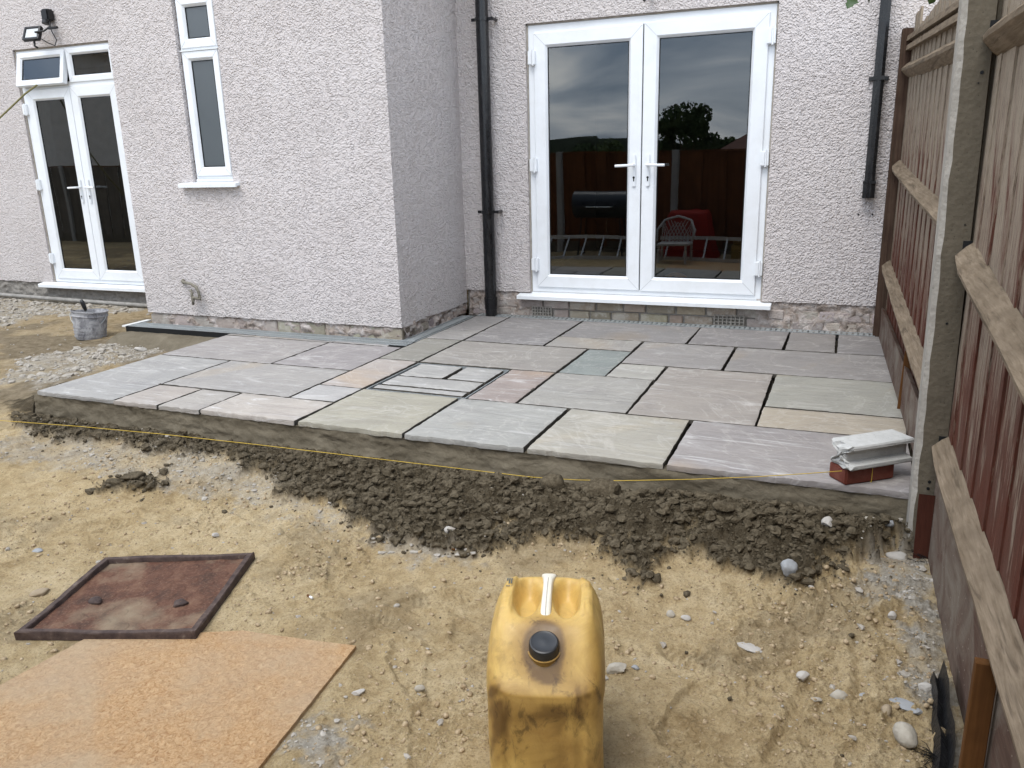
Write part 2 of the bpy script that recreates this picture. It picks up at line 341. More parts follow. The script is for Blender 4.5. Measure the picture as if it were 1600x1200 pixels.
c = t.ramp(a, [(.34, (.27, .14, .06)), (.48, (.42, .26, .13)), (.62, (.52, .355, .20))]); c = t.mix(t.ramp(b, [(.42, 0), (.68, .75)]), c, (.40, .31, .215)); c = t.mix(t.ramp(t.noise(co, 5, 6, .7), [(.52, 0), (.7, .55)]), c, (.44, .34, .22))
c = t.mix(t.ramp(t.voro(co, 7, 'F1'), [(.035, .9), (.05, 0)]), c, (.05, .03, .015)); t.color(c); t.bump(a, .006); t.bump(c3, .005, .6); M_PLY = t.m
# jerrycan
t = NT('yellow_hdpe', .36, .45); co = t.co(); n = t.noise(co, 7, 7, .68, .8); f = t.noise(t.co((1, 1, .5)), 26, 7, .72, .5)
c = t.mix(t.noise(co, 3, 3), (.52, .335, .085), (.62, .43, .15))
g = t.sepc(t.attr('dirt', 'Color'))[0]
k = t.math('ADD', t.math('MULTIPLY', g, 1.0), t.math('MULTIPLY', t.math('SUBTRACT', n, .5), 1.6)); k = t.ramp(k, [(.12, 0), (.45, .5), (.95, .9)])
c = t.mix(k, c, t.mix(f, (.13, .062, .014), (.46, .28, .075)))
k2 = t.math('MULTIPLY', t.ramp(f, [(.53, 0), (.63, .85)]), t.math('ADD', g, .03)); c = t.mix(k2, c, (.06, .035, .012)); c = t.mix(t.ramp(g, [(.72, 0), (.98, .75)]), c, (.085, .042, .012))
t.color(c); t.rough(t.ramp(n, [(.35, .3), (.7, .6)])); t.bump(n, .0015); t.b.inputs['Subsurface Weight'].default_value = .12; t.b.inputs['Subsurface Radius'].default_value = (.03, .015, .004); M_CAN = t.m
M_SEAMY = simple('yellow_seam', (.40, .25, .06), .5, .4, .3, 30)
M_CAP = simple('black_cap_plastic', (.02, .021, .023), .38, .5, .3, 30)
M_HANDLE = simple('cream_hdpe', (.70, .66, .55), .4, .4, .12, 20)
M_WHITEP = simple('white_plastic', (.72, .73, .72), .4, .4, .1, 10)
M_STONE = []
for i, (lo, hi) in enumerate([((.30, .27, .22), (.46, .43, .37)), ((.33, .31, .28), (.50, .475, .44)), ((.24, .19, .13), (.38, .31, .22)), ((.22, .23, .24), (.36, .37, .38))]):
    t = NT('stone_%s' % 'abcd'[i], .9, .15); co = t.co(rnd=True); n = t.noise(co, 40, 6, .65); t.color(t.mix(n, lo, hi)); t.bump(n, .006); M_STONE.append(t.m)
t = NT('dark_mortar_lumps', .92, .12); co = t.co(); n = t.noise(co, 60, 6, .7); t.color(t.ramp(n, [(.35, (.052, .041, .026)), (.65, (.14, .115, .078))])); t.bump(n, .008); M_CLOD = t.m
t = NT('sand_crumbs', .95, .1); co = t.co(); n = t.noise(co, 60, 6, .7); t.color(t.ramp(n, [(.35, (.26, .19, .11)), (.65, (.50, .40, .27))])); t.bump(n, .006); M_CRUMB = t.m
t = NT('pale_gravel', .9, .15); co = t.co(); n = t.noise(co, 25, 3, .6); n2 = t.noise(co, 110, 5, .7); t.color(t.mix(n2, t.mix(t.ramp(n, [(.35, 0), (.65, 1)]), (.17, .14, .10), (.37, .34, .295)), (.46, .43, .385))); t.bump(n2, .004); M_PGRAV = t.m
M_MEMB = simple('black_membrane', (.012, .012, .013), .45, .4, .4, 60, bump=.006)
M_LEAF = simple('holly_leaf', (.035, .065, .015), .35, .5, .35, 12)
M_BARK = simple('twig_bark', (.10, .08, .05), .9, .1)
M_STRING = simple('yellow_string', (.55, .38, .06), .7, .2)
M_CABLE = simple('old_cable', (.17, .155, .06), .6, .3)
M_OLDPIPE = simple('mossy_metal', (.19, .175, .14), .7, .3, .45, 40)
M_BLACK = simple('black_plastic', (.012, .012, .013), .4, .4)
M_LED = simple('led_panel', (.55, .57, .58), .3, .5)
M_BUCKET = None
t = NT('mortar_caked_bucket', .7, .3); co = t.co(); n = t.noise(co, 16, 6, .68, .6); t.color(t.mix(t.ramp(n, [(.35, 0), (.58, 1)]), (.15, .15, .165), (.40, .40, .41))); t.bump(n, .004); M_BUCKET = t.m

# ================================================================== THE HOUSE
house = thing('house', 'house with pale pink roughcast render, white plastic doors and a projecting bay', 'house', (1.4, 2.85, 0))
def wall_y(mb, y, x0, x1, z0, z1, holes, depth=.07, seed=0, ragged=.004):
    """wall facing -y with rectangular openings and reveals; ragged bottom lip"""
    xs = sorted({x0, x1, *[h[0] for h in holes], *[h[1] for h in holes]}); zs = sorted({z0, z1, *[h[2] for h in holes], *[h[3] for h in holes]})
    for i in range(len(xs)-1):
        for j in range(len(zs)-1):
            a, b, c, d = xs[i], xs[i+1], zs[j], zs[j+1]
            if any(h[0] <= a and b <= h[1] and h[2] <= c and d <= h[3] for h in holes): continue
            if j == 0 and ragged:
                n = max(2, int((b-a)/.03)); px = [a+(b-a)*k/n for k in range(n+1)]
                zb = [c + (0 if k in (0, n) else ragged*float(2*fbm(np.array(px[k]*14+seed), np.array(.3+seed), 3))) for k in range(n+1)]
                for k in range(n):
                    mb.add([(px[k],y,zb[k]),(px[k+1],y,zb[k+1]),(px[k+1],y,d),(px[k],y,d),(px[k],y+.03,zb[k]-.002),(px[k+1],y+.03,zb[k+1]-.002)], [(0,1,2,3),(0,4,5,1)])
            else: mb.add([(a,y,c),(b,y,c),(b,y,d),(a,y,d)], [(0,1,2,3)])
    for h in holes:
        a, b, c, d = h; q = y+depth
        mb.add([(a,y,c),(a,y,d),(a,q,d),(a,q,c)], [(0,1,2,3)]); mb.add([(b,y,c),(b,q,c),(b,q,d),(b,y,d)], [(0,1,2,3)])
        mb.add([(a,y,d),(b,y,d),(b,q,d),(a,q,d)], [(0,1,2,3)])
        if c > z0+.05: mb.add([(a,y,c),(a,q,c),(b,q,c),(b,y,c)], [(0,1,2,3)])
BX0, BX1, BY = -.965, 1.403, 1.766
HOLE_R = (1.962, 3.738, .187, 2.165); HOLE_L = (-3.385, -2.075, .086, 2.35)
HOLE_W1 = (-.315, .058, 1.095, 2.42)
mb = MB(); wall_y(mb, 2.85, BX1, 7.5, .187, 5.2, [HOLE_R], seed=1)
part('main_wall_render', mb, M_RENDER, house, flip=False, loc=(0,0,0))
mb = MB(); wall_y(mb, 2.85, -8.5, BX0, .086, 5.2, [HOLE_L], seed=5)
mb.add([(-8.5,2.85,-.3),(-8.5,2.85,5.2),(-8.5,8,5.2),(-8.5,8,-.3)], [(0,1,2,3)])
part('left_wall_render', mb, M_RENDER, house, flip=False, loc=(0,0,0))
mb = MB(); wall_y(mb, BY, BX0, BX1, .083, 3.0, [HOLE_W1], seed=9)
for s, xx, y1 in ((1, BX1, 2.85), (-1, BX0, 2.85)):
    n = 36
    for k in range(n):
        ya = BY+(y1-BY)*k/n; yb = BY+(y1-BY)*(k+1)/n
        za = .083+.012*float(fbm(np.array(ya*9.0), np.array(7.7), 3)) if k else .083; zb = .083+.012*float(fbm(np.array(yb*9.0), np.array(7.7), 3))
        mb.add([(xx,ya,za),(xx,yb,zb),(xx,yb,3.0),(xx,ya,3.0),(xx-.03*s,ya,za-.002),(xx-.03*s,yb,zb-.002)], [(0,1,2,3),(0,4,5,1)])
part('bay_wall_render', mb, M_RENDER, house, flip=False, loc=(0,0,0))
M_ROOFT = simple('roof_felt', (.10, .10, .105), .9, .1); M_TILE = simple('roof_tile', (.16, .09, .07), .85, .1, .3, 10)
part('bay_roof', MB().box(BX0-.15, BX1+.15, BY-.15, 2.85, 3.0, 3.12), M_ROOFT, house)
mb = MB(); mb.add([(-8.8,2.45,5.1),(7.8,2.45,5.1),(7.8,6,7.4),(-8.8,6,7.4),(7.8,9.6,5.1),(-8.8,9.6,5.1)], [(0,1,2,3),(3,2,4,5),(0,3,5),(1,4,2)])
part('roof', mb, M_TILE, house)
part('back_wall', MB().box(-8.5, 7.5, 8.0, 8.2, -.3, 5.2), M_RENDER, house)
# dim rooms behind the glass
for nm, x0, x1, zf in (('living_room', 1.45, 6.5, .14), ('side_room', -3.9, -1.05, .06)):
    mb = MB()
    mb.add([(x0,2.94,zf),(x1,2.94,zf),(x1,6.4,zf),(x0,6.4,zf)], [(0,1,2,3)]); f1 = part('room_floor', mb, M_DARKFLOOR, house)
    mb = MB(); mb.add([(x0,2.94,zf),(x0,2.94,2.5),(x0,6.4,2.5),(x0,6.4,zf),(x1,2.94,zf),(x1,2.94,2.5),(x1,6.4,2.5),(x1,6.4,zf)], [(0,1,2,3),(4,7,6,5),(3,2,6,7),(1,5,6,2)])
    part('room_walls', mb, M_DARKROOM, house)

# --- plinth bricks
def brick_mesh(w, h, d, seed):
    r = random.Random(seed); bm = bmesh.new(); bmesh.ops.create_cube(bm, size=1)
    for v in bm.verts: v.co = (v.co.x*w, v.co.y*d, v.co.z*h)
    bmesh.ops.bevel(bm, geom=bm.edges[:], offset=.006, segments=1, affect='EDGES')
    bmesh.ops.recalc_face_normals(bm, faces=bm.faces)
    for v in bm.verts: v.co += Vector((r.uniform(-1,1)*.003, r.uniform(-1,1)*.003, r.uniform(-1,1)*.003))
    me = bpy.data.meshes.new('brick'); bm.to_mesh(me); bm.free(); me.materials.append(M_BRICK); return me
BR = {}
def brick(x0, x1, z0, z1, y, col, d=.06, rot=0, cx=None):
    w = round(x1-x0, 2); k = (w, round(z1-z0, 3), d, random.randrange(3))
    if k not in BR: BR[k] = brick_mesh(w, z1-z0, d, hash(k) % 999)
    o = link('brick', BR[k], house, color=col)
    o.location = Vector(((x0+x1)/2, y+d/2, (z0+z1)/2)) - house.location if cx is None else Vector(cx) - house.location
    o.rotation_euler[2] = rot; o.rotation_euler[1] = random.uniform(-.006, .006); return o
def jit(c, s=.06): k = 1+random.uniform(-1,1)*s*2; return tuple(max(.02, v*k*(1+random.uniform(-s,s)*.5)) for v in c)
PINK = (.46, .40, .37); TAN = (.40, .345, .27); YEL = (.44, .40, .32)
part('plinth_backing', MB().box(BX1, 7.5, 2.875, 2.94, -.35, .19), M_MORTAR, house)
x = 1.46; row = 0
for z0, z1, off, lo, hi in ((-.012, .052, 0, 1.45, 4.52), (.062, .126, .10, 1.45, 4.52)):
    x = lo - off
    while x < hi:
        w = random.choice((.205, .215, .21, .10, .16)); xa, xb = max(x, lo), min(x+w, hi)
        if xb-xa > .04 and not (z0 < 0 and (xa < 2.145 and xb > 1.965 or xa < 3.63 and xb > 3.40)):
            c = jit(TAN if 2.1 < xa < 3.4 else PINK, .1); brick(xa, xb, z0, z1, 2.862+random.uniform(-.004, .004), c)
        elif z0 < 0:
            for lo2, hi2 in ((1.965, 2.145), (3.40, 3.63)):
                if xa < lo2-.05 and xb > lo2: brick(xa, lo2-.012, z0, z1, 2.862, jit(PINK))
                if xb > hi2+.05 and xa < hi2: brick(hi2+.012, xb, z0, z1, 2.862, jit(PINK))
        x += w+.012
# smeared remains of render over the brickwork
def smear(name, x0, x1, z0, z1, y, axis='x', amp=.012, seed=0, mat=None, thr=-.2):
    nx = int((x1-x0)/.012); nz = max(4, int((z1-z0)/.01)); X, Z = np.meshgrid(np.linspace(x0, x1, nx), np.linspace(z0, z1, nz), indexing='ij')
    h = fbm(X*9+seed, Z*13+seed, 4, .6); Yv = y - amp*np.maximum(h-thr, -.35)
    v = np.stack([X, Yv, Z], -1).reshape(-1, 3) if axis == 'x' else np.stack([2*y-Yv, X, Z], -1).reshape(-1, 3)
    f = [(i*nz+j, (i+1)*nz+j, (i+1)*nz+j+1, i*nz+j+1) for i in range(nx-1) for j in range(nz-1)]
    m = MB(); m.v = v.tolist(); m.f = f; return part(name, m, mat or M_SMEAR, house, smooth=True)
smear('render_remains', 3.70, 4.50, -.02, .20, 2.866, amp=.020, seed=3, thr=-.20)
smear('render_remains', 1.42, 1.97, -.02, .20, 2.868, amp=.018, seed=8, thr=-.2)
smear('render_remains', BX0+.035, BX1-.012, -.02, .082, 1.786, amp=.022, seed=31, thr=-.10)
smear('plinth_render', -8.4, BX0, -.30, .09, 2.868, amp=.02, seed=12, mat=M_MORTAR)
# air bricks with rows of square holes
M_AIR = simple('grey_air_brick', (.30, .28, .25), .9, .1, .3, 40)
for xa, xb in ((1.975, 2.135), (3.41, 3.62)):
    mb = MB(); z0, z1 = .000, .072; nx = 7; nz = 3; y0, y1 = 2.857, 2.90
    cw = (xb-xa)/nx; ch = (z1-z0)/nz
    for i in range(nx+1): mb.box(xa+i*cw-.0045, xa+i*cw+.0045, y0, y1, z0-.004, z1+.004)
    for j in range(nz+1): mb.box(xa+.0046, xb-.0046, y0+.002, y1, z0+j*ch-.004, z0+j*ch+.004)
    part('air_brick', mb, M_AIR, house, label='grey air brick with rows of small holes')
    part('air_brick_back', MB().box(xa, xb, y1-.006, y1, z0, z1), M_GASKET, house)
# bay plinth
part('plinth_backing', MB().box(BX0+.03, BX1-.04, 1.802, 2.84, -.3, .0825), M_MORTAR, house)
x = BX0+.01
while x < BX1-.03:
    w = random.choice((.215, .21, .205, .15)); xb = min(x+w, BX1-.012)
    if xb-x > .05: brick(x, xb, -.018, .072, 1.780+random.uniform(-.003, .004), jit(PINK if x < .3 else YEL, .1))
    x += w+.010
y = 1.80
while y < 2.82:
    w = random.choice((.21, .15, .10)); 
    k = (round(w, 2), .06, .06, 1)
    if k not in BR: BR[k] = brick_mesh(w, .06, .06, 5)
    o = link('brick', BR[k], house, color=jit((.27, .23, .20), .2)); o.location = Vector((BX1-.043+random.uniform(-.012, .012), y+w/2, .025+random.uniform(-.01,.01))) - house.location
    o.rotation_euler = (0, random.uniform(-.1,.1), math.pi/2+random.uniform(-.06,.06)); y += w+.02
smear('broken_plinth_render', 1.79, 2.85, -.02, .10, BX1-.016, axis='y', amp=.05, seed=21, thr=-.05)

# --- doors and windows
def ring(mb, x0, x1, z0, z1, prof, y):
    pr = [[(x0+i, y+d, z0+i), (x1-i, y+d, z0+i), (x1-i, y+d, z1-i), (x0+i, y+d, z1-i)] for i, d in prof]
    vs = [p for r in pr for p in r]; fs = []
    for k in range(len(prof)-1):
        for j in range(4): fs.append((k*4+j, k*4+(j+1) % 4, (k+1)*4+(j+1) % 4, (k+1)*4+j))
    return mb.add(vs, fs)
def P_frame(w): return [(0, .06), (0, .004), (.004, 0), (w-.004, 0), (w, .004), (w, .06)]
def P_leaf(w): return [(0, .05), (0, .003), (.003, 0), (w-.020, 0), (w-.016, .003), (w-.003, .018), (w, .019), (w, .03)]
def P_seal(w): return [(w-.0015, .016), (w-.0015, .0185), (w+.004, .0185), (w+.004, .03)]
def leaf(par, x0, x1, z0, z1, y, w, name='door_leaf', gmat=None, pv=None):
    a = part(name, ring(MB(), x0, x1, z0, z1, P_leaf(w), y), M_UPVC, par)
    b = part('glazing_seal', ring(MB(), x0, x1, z0, z1, P_seal(w), y), M_GASKET, par)
    c = part('glass_pane', MB().add([(x0+w,y+.022,z0+w),(x1-w,y+.022,z0+w),(x1-w,y+.022,z1-w),(x0+w,y+.022,z1-w)], [(0,1,2,3)]), gmat or M_GLASS, par)
    # mitre joints: hair-thin welded ridges at the corners
    s = .0012
    for cx, cz, dx, dz in ((x0, z0, 1, 1), (x1, z0, -1, 1), (x1, z1, -1, -1), (x0, z1, 1, -1)):
        q = w-.020; part('mitre_joint', MB().add([(cx+dx*.006-s, y-.0006, cz+dz*.006+s*dx*dz*1), (cx+dx*.006+s, y-.0006, cz+dz*.006-s*dx*dz), (cx+dx*q+s, y-.0006, cz+dz*q-s*dx*dz), (cx+dx*q-s, y-.0006, cz+dz*q+s*dx*dz)], [(0,1,2,3)]), M_SEAM, par)
    return a, b, c
def handle(par, x, z, side, y, long=.13):
    mb = MB().box(x-.014, x+.014, y-.012, y, z-.155, z+.075, .005)
    mb.tube([(x, y-.01, z), (x, y-.05, z)], .010, 10); mb.tube([(x-side*.006, y-.052, z), (x+side*.03, y-.054, z-.001), (x+side*long, y-.052, z-.004)], .0095, 10)
    part('door_handle', mb, M_UPVC, par, smooth='auto')
    part('keyhole', MB().tube([(x, y-.0135, z-.088), (x, y-.0115, z-.088)], .0085, 14).box(x-.004, x+.004, y-.0135, y-.0115, z-.115, z-.09), M_GASKET, par)
def hinge(par, x, z, y):
    part('hinge', MB().box(x-.026, x+.010, y-.028, y+.004, z-.052, z+.052, .007).box(x+.0115, x+.030, y-.022, y+.012, z-.050, z+.050, .004).tube([(x+.011, y-.020, z-.056), (x+.011, y-.020, z+.056)], .0075, 10), M_UPVC, par, smooth='auto')
# right-hand french doors
fd = link('double_door', None, house, label='white double glazed patio doors with two full length panes'); fd.location = Vector((2.85, 2.85, .187)) - house.location
fx0, fx1, fz0, fz1, FY = 1.972, 3.728, .190, 2.155, 2.874
part('door_frame', ring(MB(), fx0, fx1, fz0, fz1, P_frame(.06), FY), M_UPVC, fd)
LY = FY-.014
leaf(fd, 2.022, 2.838, .232, 2.098, LY, .104); leaf(fd, 2.846, 3.684, .228, 2.104, LY, .108)
part('meeting_gap', MB().box(2.8385, 2.8455, LY+.012, LY+.02, .235, 2.1), M_GASKET, fd)
part('sill_step', MB().box(fx0, fx1, FY-.010, FY+.05, .178, .1895), M_UPVC, fd)
part('window_sill', MB().prism([(2.78,.140),(2.78,.166),(2.79,.169),(2.864,.178),(2.93,.178),(2.93,.155),(2.80,.152),(2.798,.140)], (1.872,0,0), (3.806,0,0), ((0,1,0),(0,0,1))), M_SILL, fd)
handle(fd, 2.790, 1.150, -1, LY); handle(fd, 2.893, 1.150, 1, LY)
for z in (1.93, 1.165, .41): hinge(fd, 2.008, z, LY)
for z in (1.955, 1.175, .42): hinge(fd, 3.700, z, LY)
mb = MB(); 
for a, b, c, d in ((1.962, 1.974, .19, 2.165), (3.727, 3.738, .19, 2.165), (1.962, 3.738, 2.154, 2.165)): mb.box(a, b, 2.868, 2.875, c, d)
part('caulk', mb, M_CAULK, fd)
# left-hand doors with top lights
ld = link('double_door', None, house, label='narrow white patio doors with two opening top lights'); ld.location = Vector((-2.7, 2.85, .09)) - house.location
lx0, lx1, lz0, lz1 = -3.372, -2.085, .095, 2.338
part('door_frame', ring(MB(), lx0, lx1, lz0, lz1, P_frame(.055), FY), M_UPVC, ld)
part('transom', MB().box(lx0+.05, lx1-.05, FY-.002, FY+.05, 1.982, 2.030), M_UPVC, ld)
leaf(ld, -3.322, -2.722, .135, 1.980, LY, .105); leaf(ld, -2.717, -2.125, .135, 1.980, LY, .105)
part('meeting_gap', MB().box(-2.7215, -2.7175, LY+.012, LY+.02, .14, 1.975), M_GASKET, ld)
leaf(ld, -2.700, -2.110, 2.020, 2.320, LY, .062, 'top_light')
# open top light, swung out from its top edge
vent = link('open_top_light', None, ld, label='top light pushed open at the bottom')
vent.location = Vector((-3.02, LY, 2.315)) - wloc(ld)
mbs = [(ring(MB(), -3.345, -2.712, 2.005, 2.318, P_leaf(.062), LY), M_UPVC), (ring(MB(), -3.345, -2.712, 2.005, 2.318, P_seal(.062), LY), M_GASKET),
       (MB().add([(-3.283,LY+.022,2.067),(-2.774,LY+.022,2.067),(-2.774,LY+.022,2.256),(-3.283,LY+.022,2.256)], [(0,1,2,3)]), M_GLASS)]
acc = MB(); mats = []
for k, (m, mt) in enumerate(mbs):
    o = len(acc.v); acc.v += [(a+3.02, b-LY, c-2.315) for a, b, c in m.v]; acc.f += [tuple(i+o for i in q) for q in m.f]; mats += [k]*len(m.f)
me = mesh('open_top_light', acc.v, acc.f, M_UPVC, flip=False); me.materials.append(M_GASKET); me.materials.append(M_GLASS)
for p_, k in zip(me.polygons, mats): p_.material_index = k
vent_loc = vent.location.copy(); bpy.data.objects.remove(vent)
vent = link('open_top_light', me, ld, label='top light pushed open at the bottom'); vent.location = vent_loc; vent.rotation_euler = (math.radians(-13), 0, 0)
part('vent_opening', MB().box(-3.31, -2.735, FY+.006, FY+.01, 2.03, 2.30), M_GASKET, ld)
part('window_sill', MB().prism([(2.78,.045),(2.78,.074),(2.79,.078),(2.864,.090),(2.93,.090),(2.93,.06),(2.80,.06),(2.798,.045)], (-3.53,0,0), (-2.03,0,0), ((0,1,0),(0,0,1))), M_SILL, ld)
handle(ld, -2.775, 1.050, -1, LY, .12); handle(ld, -2.665, 1.050, 1, LY, .12)
for z in (1.80, 1.08, .34): hinge(ld, -3.345, z, LY)
mb = MB()
for a, b, c, d in ((-3.385, -3.370, .09, 2.35), (-3.385, -2.08, 2.336, 2.35)): mb.box(a, b, 2.868, 2.875, c, d)
part('caulk', mb, M_CAULK, ld)
# slim bay window
bw = link('slim_window', None, house, label='tall slim white window with frosted panes'); bw.location = Vector((-.13, BY, 1.1)) - house.location
WY = BY+.026
part('window_frame', ring(MB(), -.305, .050, 1.128, 2.41, P_frame(.03), WY), M_UPVC, bw)
leaf(bw, -.290, .036, 2.040, 2.375, WY-.012, .066, 'window_sash', M_FROST); leaf(bw, -.290, .036, 1.150, 2.018, WY-.012, .066, 'window_sash', M_FROST)
part('mullion', MB().box(-.28, .03, WY-.001, WY+.04, 2.015, 2.043), M_UPVC, bw)
part('head_trim', MB().box(-.300, .046, WY-.018, WY, 2.019, 2.026), M_SILL, bw)
part('sill_step', MB().box(-.302, .047, WY-.008, WY+.04, 1.108, 1.1275), M_UPVC, bw)
part('window_sill', MB().prism([(BY-.05,1.068),(BY-.05,1.092),(BY-.04,1.096),(BY+.03,1.106),(BY+.07,1.106),(BY+.07,1.08),(BY-.03,1.076),(BY-.032,1.068)], (-.425,0,0), (.116,0,0), ((0,1,0),(0,0,1))), M_SILL, bw)

# ================================================================== THINGS ON THE WALLS
def downpipe(name, label, x, y, z0, z1, r, rot_bot=None, clips=(), square=False, lean=0):
    t = thing(name, label, 'drainpipe', (x, y, z0))
    L = z1-z0
    if square:
        w = r; part('pipe', MB().prism([(-w,-w),(-w*.4,-w*1.25),(w*.4,-w*1.25),(w,-w),(w,w),(-w,w)], (x, y, z0+.09), (x+lean, y, z1), ((1,0,0),(0,1,0))), M_PIPE, t)
        part('pipe_collar', MB().prism([(-w-.006,-w-.006),(-w*.4,-w*1.25-.006),(w*.4,-w*1.25-.006),(w+.006,-w-.006),(w+.006,w),(-w-.006,w)], (x, y, z0+.0), (x, y, z0+.105), ((1,0,0),(0,1,0))).box(x-w-.009, x+w+.009, y-w*1.25-.009, y+w, z0+.092, z0+.108), M_PIPE, t)
    else:
        part('pipe', MB().tube([(x, y, z0+.12), (x, y, (z0+z1)/2), (x, y, z1)], r, 20), M_PIPE, t, smooth='auto')
        part('pipe_shoe', MB().tube([(x, y, z0), (x, y, z0+.06), (x, y, z0+.062), (x, y, z0+.155), (x, y, z0+.158)], r, 20, rs=[r*.96, r*1.0, r*1.06, r*1.16, r*1.16]), M_PIPE, t, smooth='auto')
    for zc in clips:
        mb = MB()
        if square: mb.box(x-r-.028, x+r+.028, y+r-.012, y+r, zc-.012, zc+.012, .002).box(x-r-.005, x+r+.005, y-r*1.25-.005, y+r-.012, zc-.012, zc+.012)
        else:
            mb.tube([(x, y, zc-.012), (x, y, zc+.012)], r+.006, 20).box(x-r-.04, x+r+.045, y-.006, y+.006, zc-.011, zc+.011, .002).tube([(x+r+.034, y-.012, zc), (x+r+.034, 2.849, zc)], .012, 8)
        part('pipe_bracket', mb, M_PIPE, t, smooth='auto')
    return t
downpipe('soil_pipe', 'thick round black drainpipe in the corner beside the glazed doors', 1.652, 2.772, -.01, 5.0, .047, clips=(.82, 2.21, 3.6))
downpipe('rainwater_downpipe', 'slim black downpipe ending above the ground near the fence', 4.375, 2.815, .91, 5.0, .031, clips=(1.50+.15, 3.0), square=True)
mb = MB()
for a in (4.325, 4.412): mb.tube([(a, 2.846, .80), (a, 2.8495, .80)], .006, 8)
part('screw_hole', mb, M_GASKET, house)
# floodlight with sensor
fl = thing('flood_light', 'small black security floodlight with sensor above the left doors', 'floodlight', (-2.78, 2.85, 2.60))
part('sensor_head', MB().box(-2.83, -2.74, 2.77, 2.85, 2.56, 2.66, .012).tube([(-2.785, 2.78, 2.56), (-2.785, 2.77, 2.53)], .03, 12), M_BLACK, fl, smooth='auto')
part('bracket', MB().tube([(-2.76, 2.80, 2.555), (-2.72, 2.76, 2.50), (-2.76, 2.72, 2.46), (-2.85, 2.70, 2.455)], .009, 6).box(-2.74, -2.62, 2.74, 2.765, 2.475, 2.495, .003), M_BLACK, fl)
Mf = Matrix.Translation((-2.90, 2.70, 2.455)) @ Matrix.Rotation(math.radians(-8), 4, 'Y') @ Matrix.Rotation(math.radians(-28), 4, 'X') @ Matrix.Rotation(math.radians(14), 4, 'Z')
part('lamp_housing', ring(MB(), -.085, .085, -.068, .068, [(0, .035), (0, 0), (.018, -.002), (.022, .006)], 0).box(-.083, .083, .02, .034, -.066, .066).xf(Mf), M_BLACK, fl)
part('led_panel', MB().add([(-.065,.006,-.048),(.065,.006,-.048),(.065,.006,.048),(-.065,.006,.048)], [(0,1,2,3)]).xf(Mf), M_LED, fl)
part('cable', MB().tube([(-2.78, 2.80, 2.54), (-2.74, 2.79, 2.46), (-2.71, 2.80, 2.39), (-2.73, 2.79, 2.34), (-2.80, 2.77, 2.37), (-2.87, 2.74, 2.42)], .005, 6).tube([(-2.90, 2.72, 2.40), (-2.885, 2.70, 2.34), (-2.87, 2.72, 2.32)], .010, 6), M_BLACK, fl)
# cut-off tap pipe on the bay
tp = thing('wall_tap', 'broken mossy outside tap pipe stub on the bay wall', 'tap', (-.5, BY, .3))
part('pipe', MB().tube([(-.545, BY+.01, .35), (-.54, BY-.02, .352), (-.50, BY-.035, .348), (-.43, BY-.04, .338), (-.385, BY-.042, .315), (-.362, BY-.045, .275), (-.36, BY-.045, .235)], .011, 8), M_OLDPIPE, tp, smooth=True)
part('tap_body', MB().tube([(-.36, BY-.045, .245), (-.355, BY-.046, .225), (-.40, BY-.05, .232), (-.43, BY-.05, .235)], .012, 8).tube([(-.43, BY-.05, .30), (-.43, BY-.05, .255), (-.425, BY-.05, .215), (-.43, BY-.05, .175)], .009, 8, rs=[.006, .011, .013, .008]).tube([(-.455, BY-.05, .29), (-.41, BY-.05, .27)], .006, 6), M_OLDPIPE, tp, smooth=True)
part('wall_flange', MB().tube([(-.545, BY-.006, .35), (-.545, BY+.002, .35)], .02, 12), M_OLDPIPE, tp)
# security camera tail just entering at the top, above the doors
sc_ = thing('wall_bracket', 'small black bracket on the wall above the glazed doors', 'bracket', (2.90, 2.85, 2.25))
part('arm', MB().tube([(2.90, 2.85, 2.27), (2.885, 2.80, 2.255), (2.862, 2.77, 2.232)], .011, 8), M_BLACK, sc_)
part('plate', MB().box(2.885, 2.935, 2.838, 2.85, 2.262, 2.312, .004), M_BLACK, sc_)
# green-yellow cable out of the open top light
o = part('cable', MB().tube([(-3.05, 2.90, 2.07), (-3.06, 2.80, 2.015), (-3.12, 2.70, 1.93), (-3.24, 2.50, 1.72), (-3.42, 2.2, 1.42), (-3.62, 1.8, 1.12), (-3.80, 1.4, .85), (-4.05, 1.0, .55), (-4.5, .4, .1), (-4.8, 0, -.12)], .0085, 8), M_CABLE, smooth=True)
tag(o, 'old yellow-green cable hanging out of the open top light', 'cable')
# grey pipe along the foot of the left wall
o = part('ground_pipe', MB().tube([(-7, 2.80, -.06), (-4.2, 2.80, -.062), (-3.4, 2.80, -.075), (-2.6, 2.795, -.085), (-.99, 2.79, -.10)], .02, 10), simple('grey_pipe', (.28, .27, .25), .8, .2, .3, 20), smooth=True)
tag(o, 'thin grey pipe lying along the foot of the wall below the left doors', 'pipe')

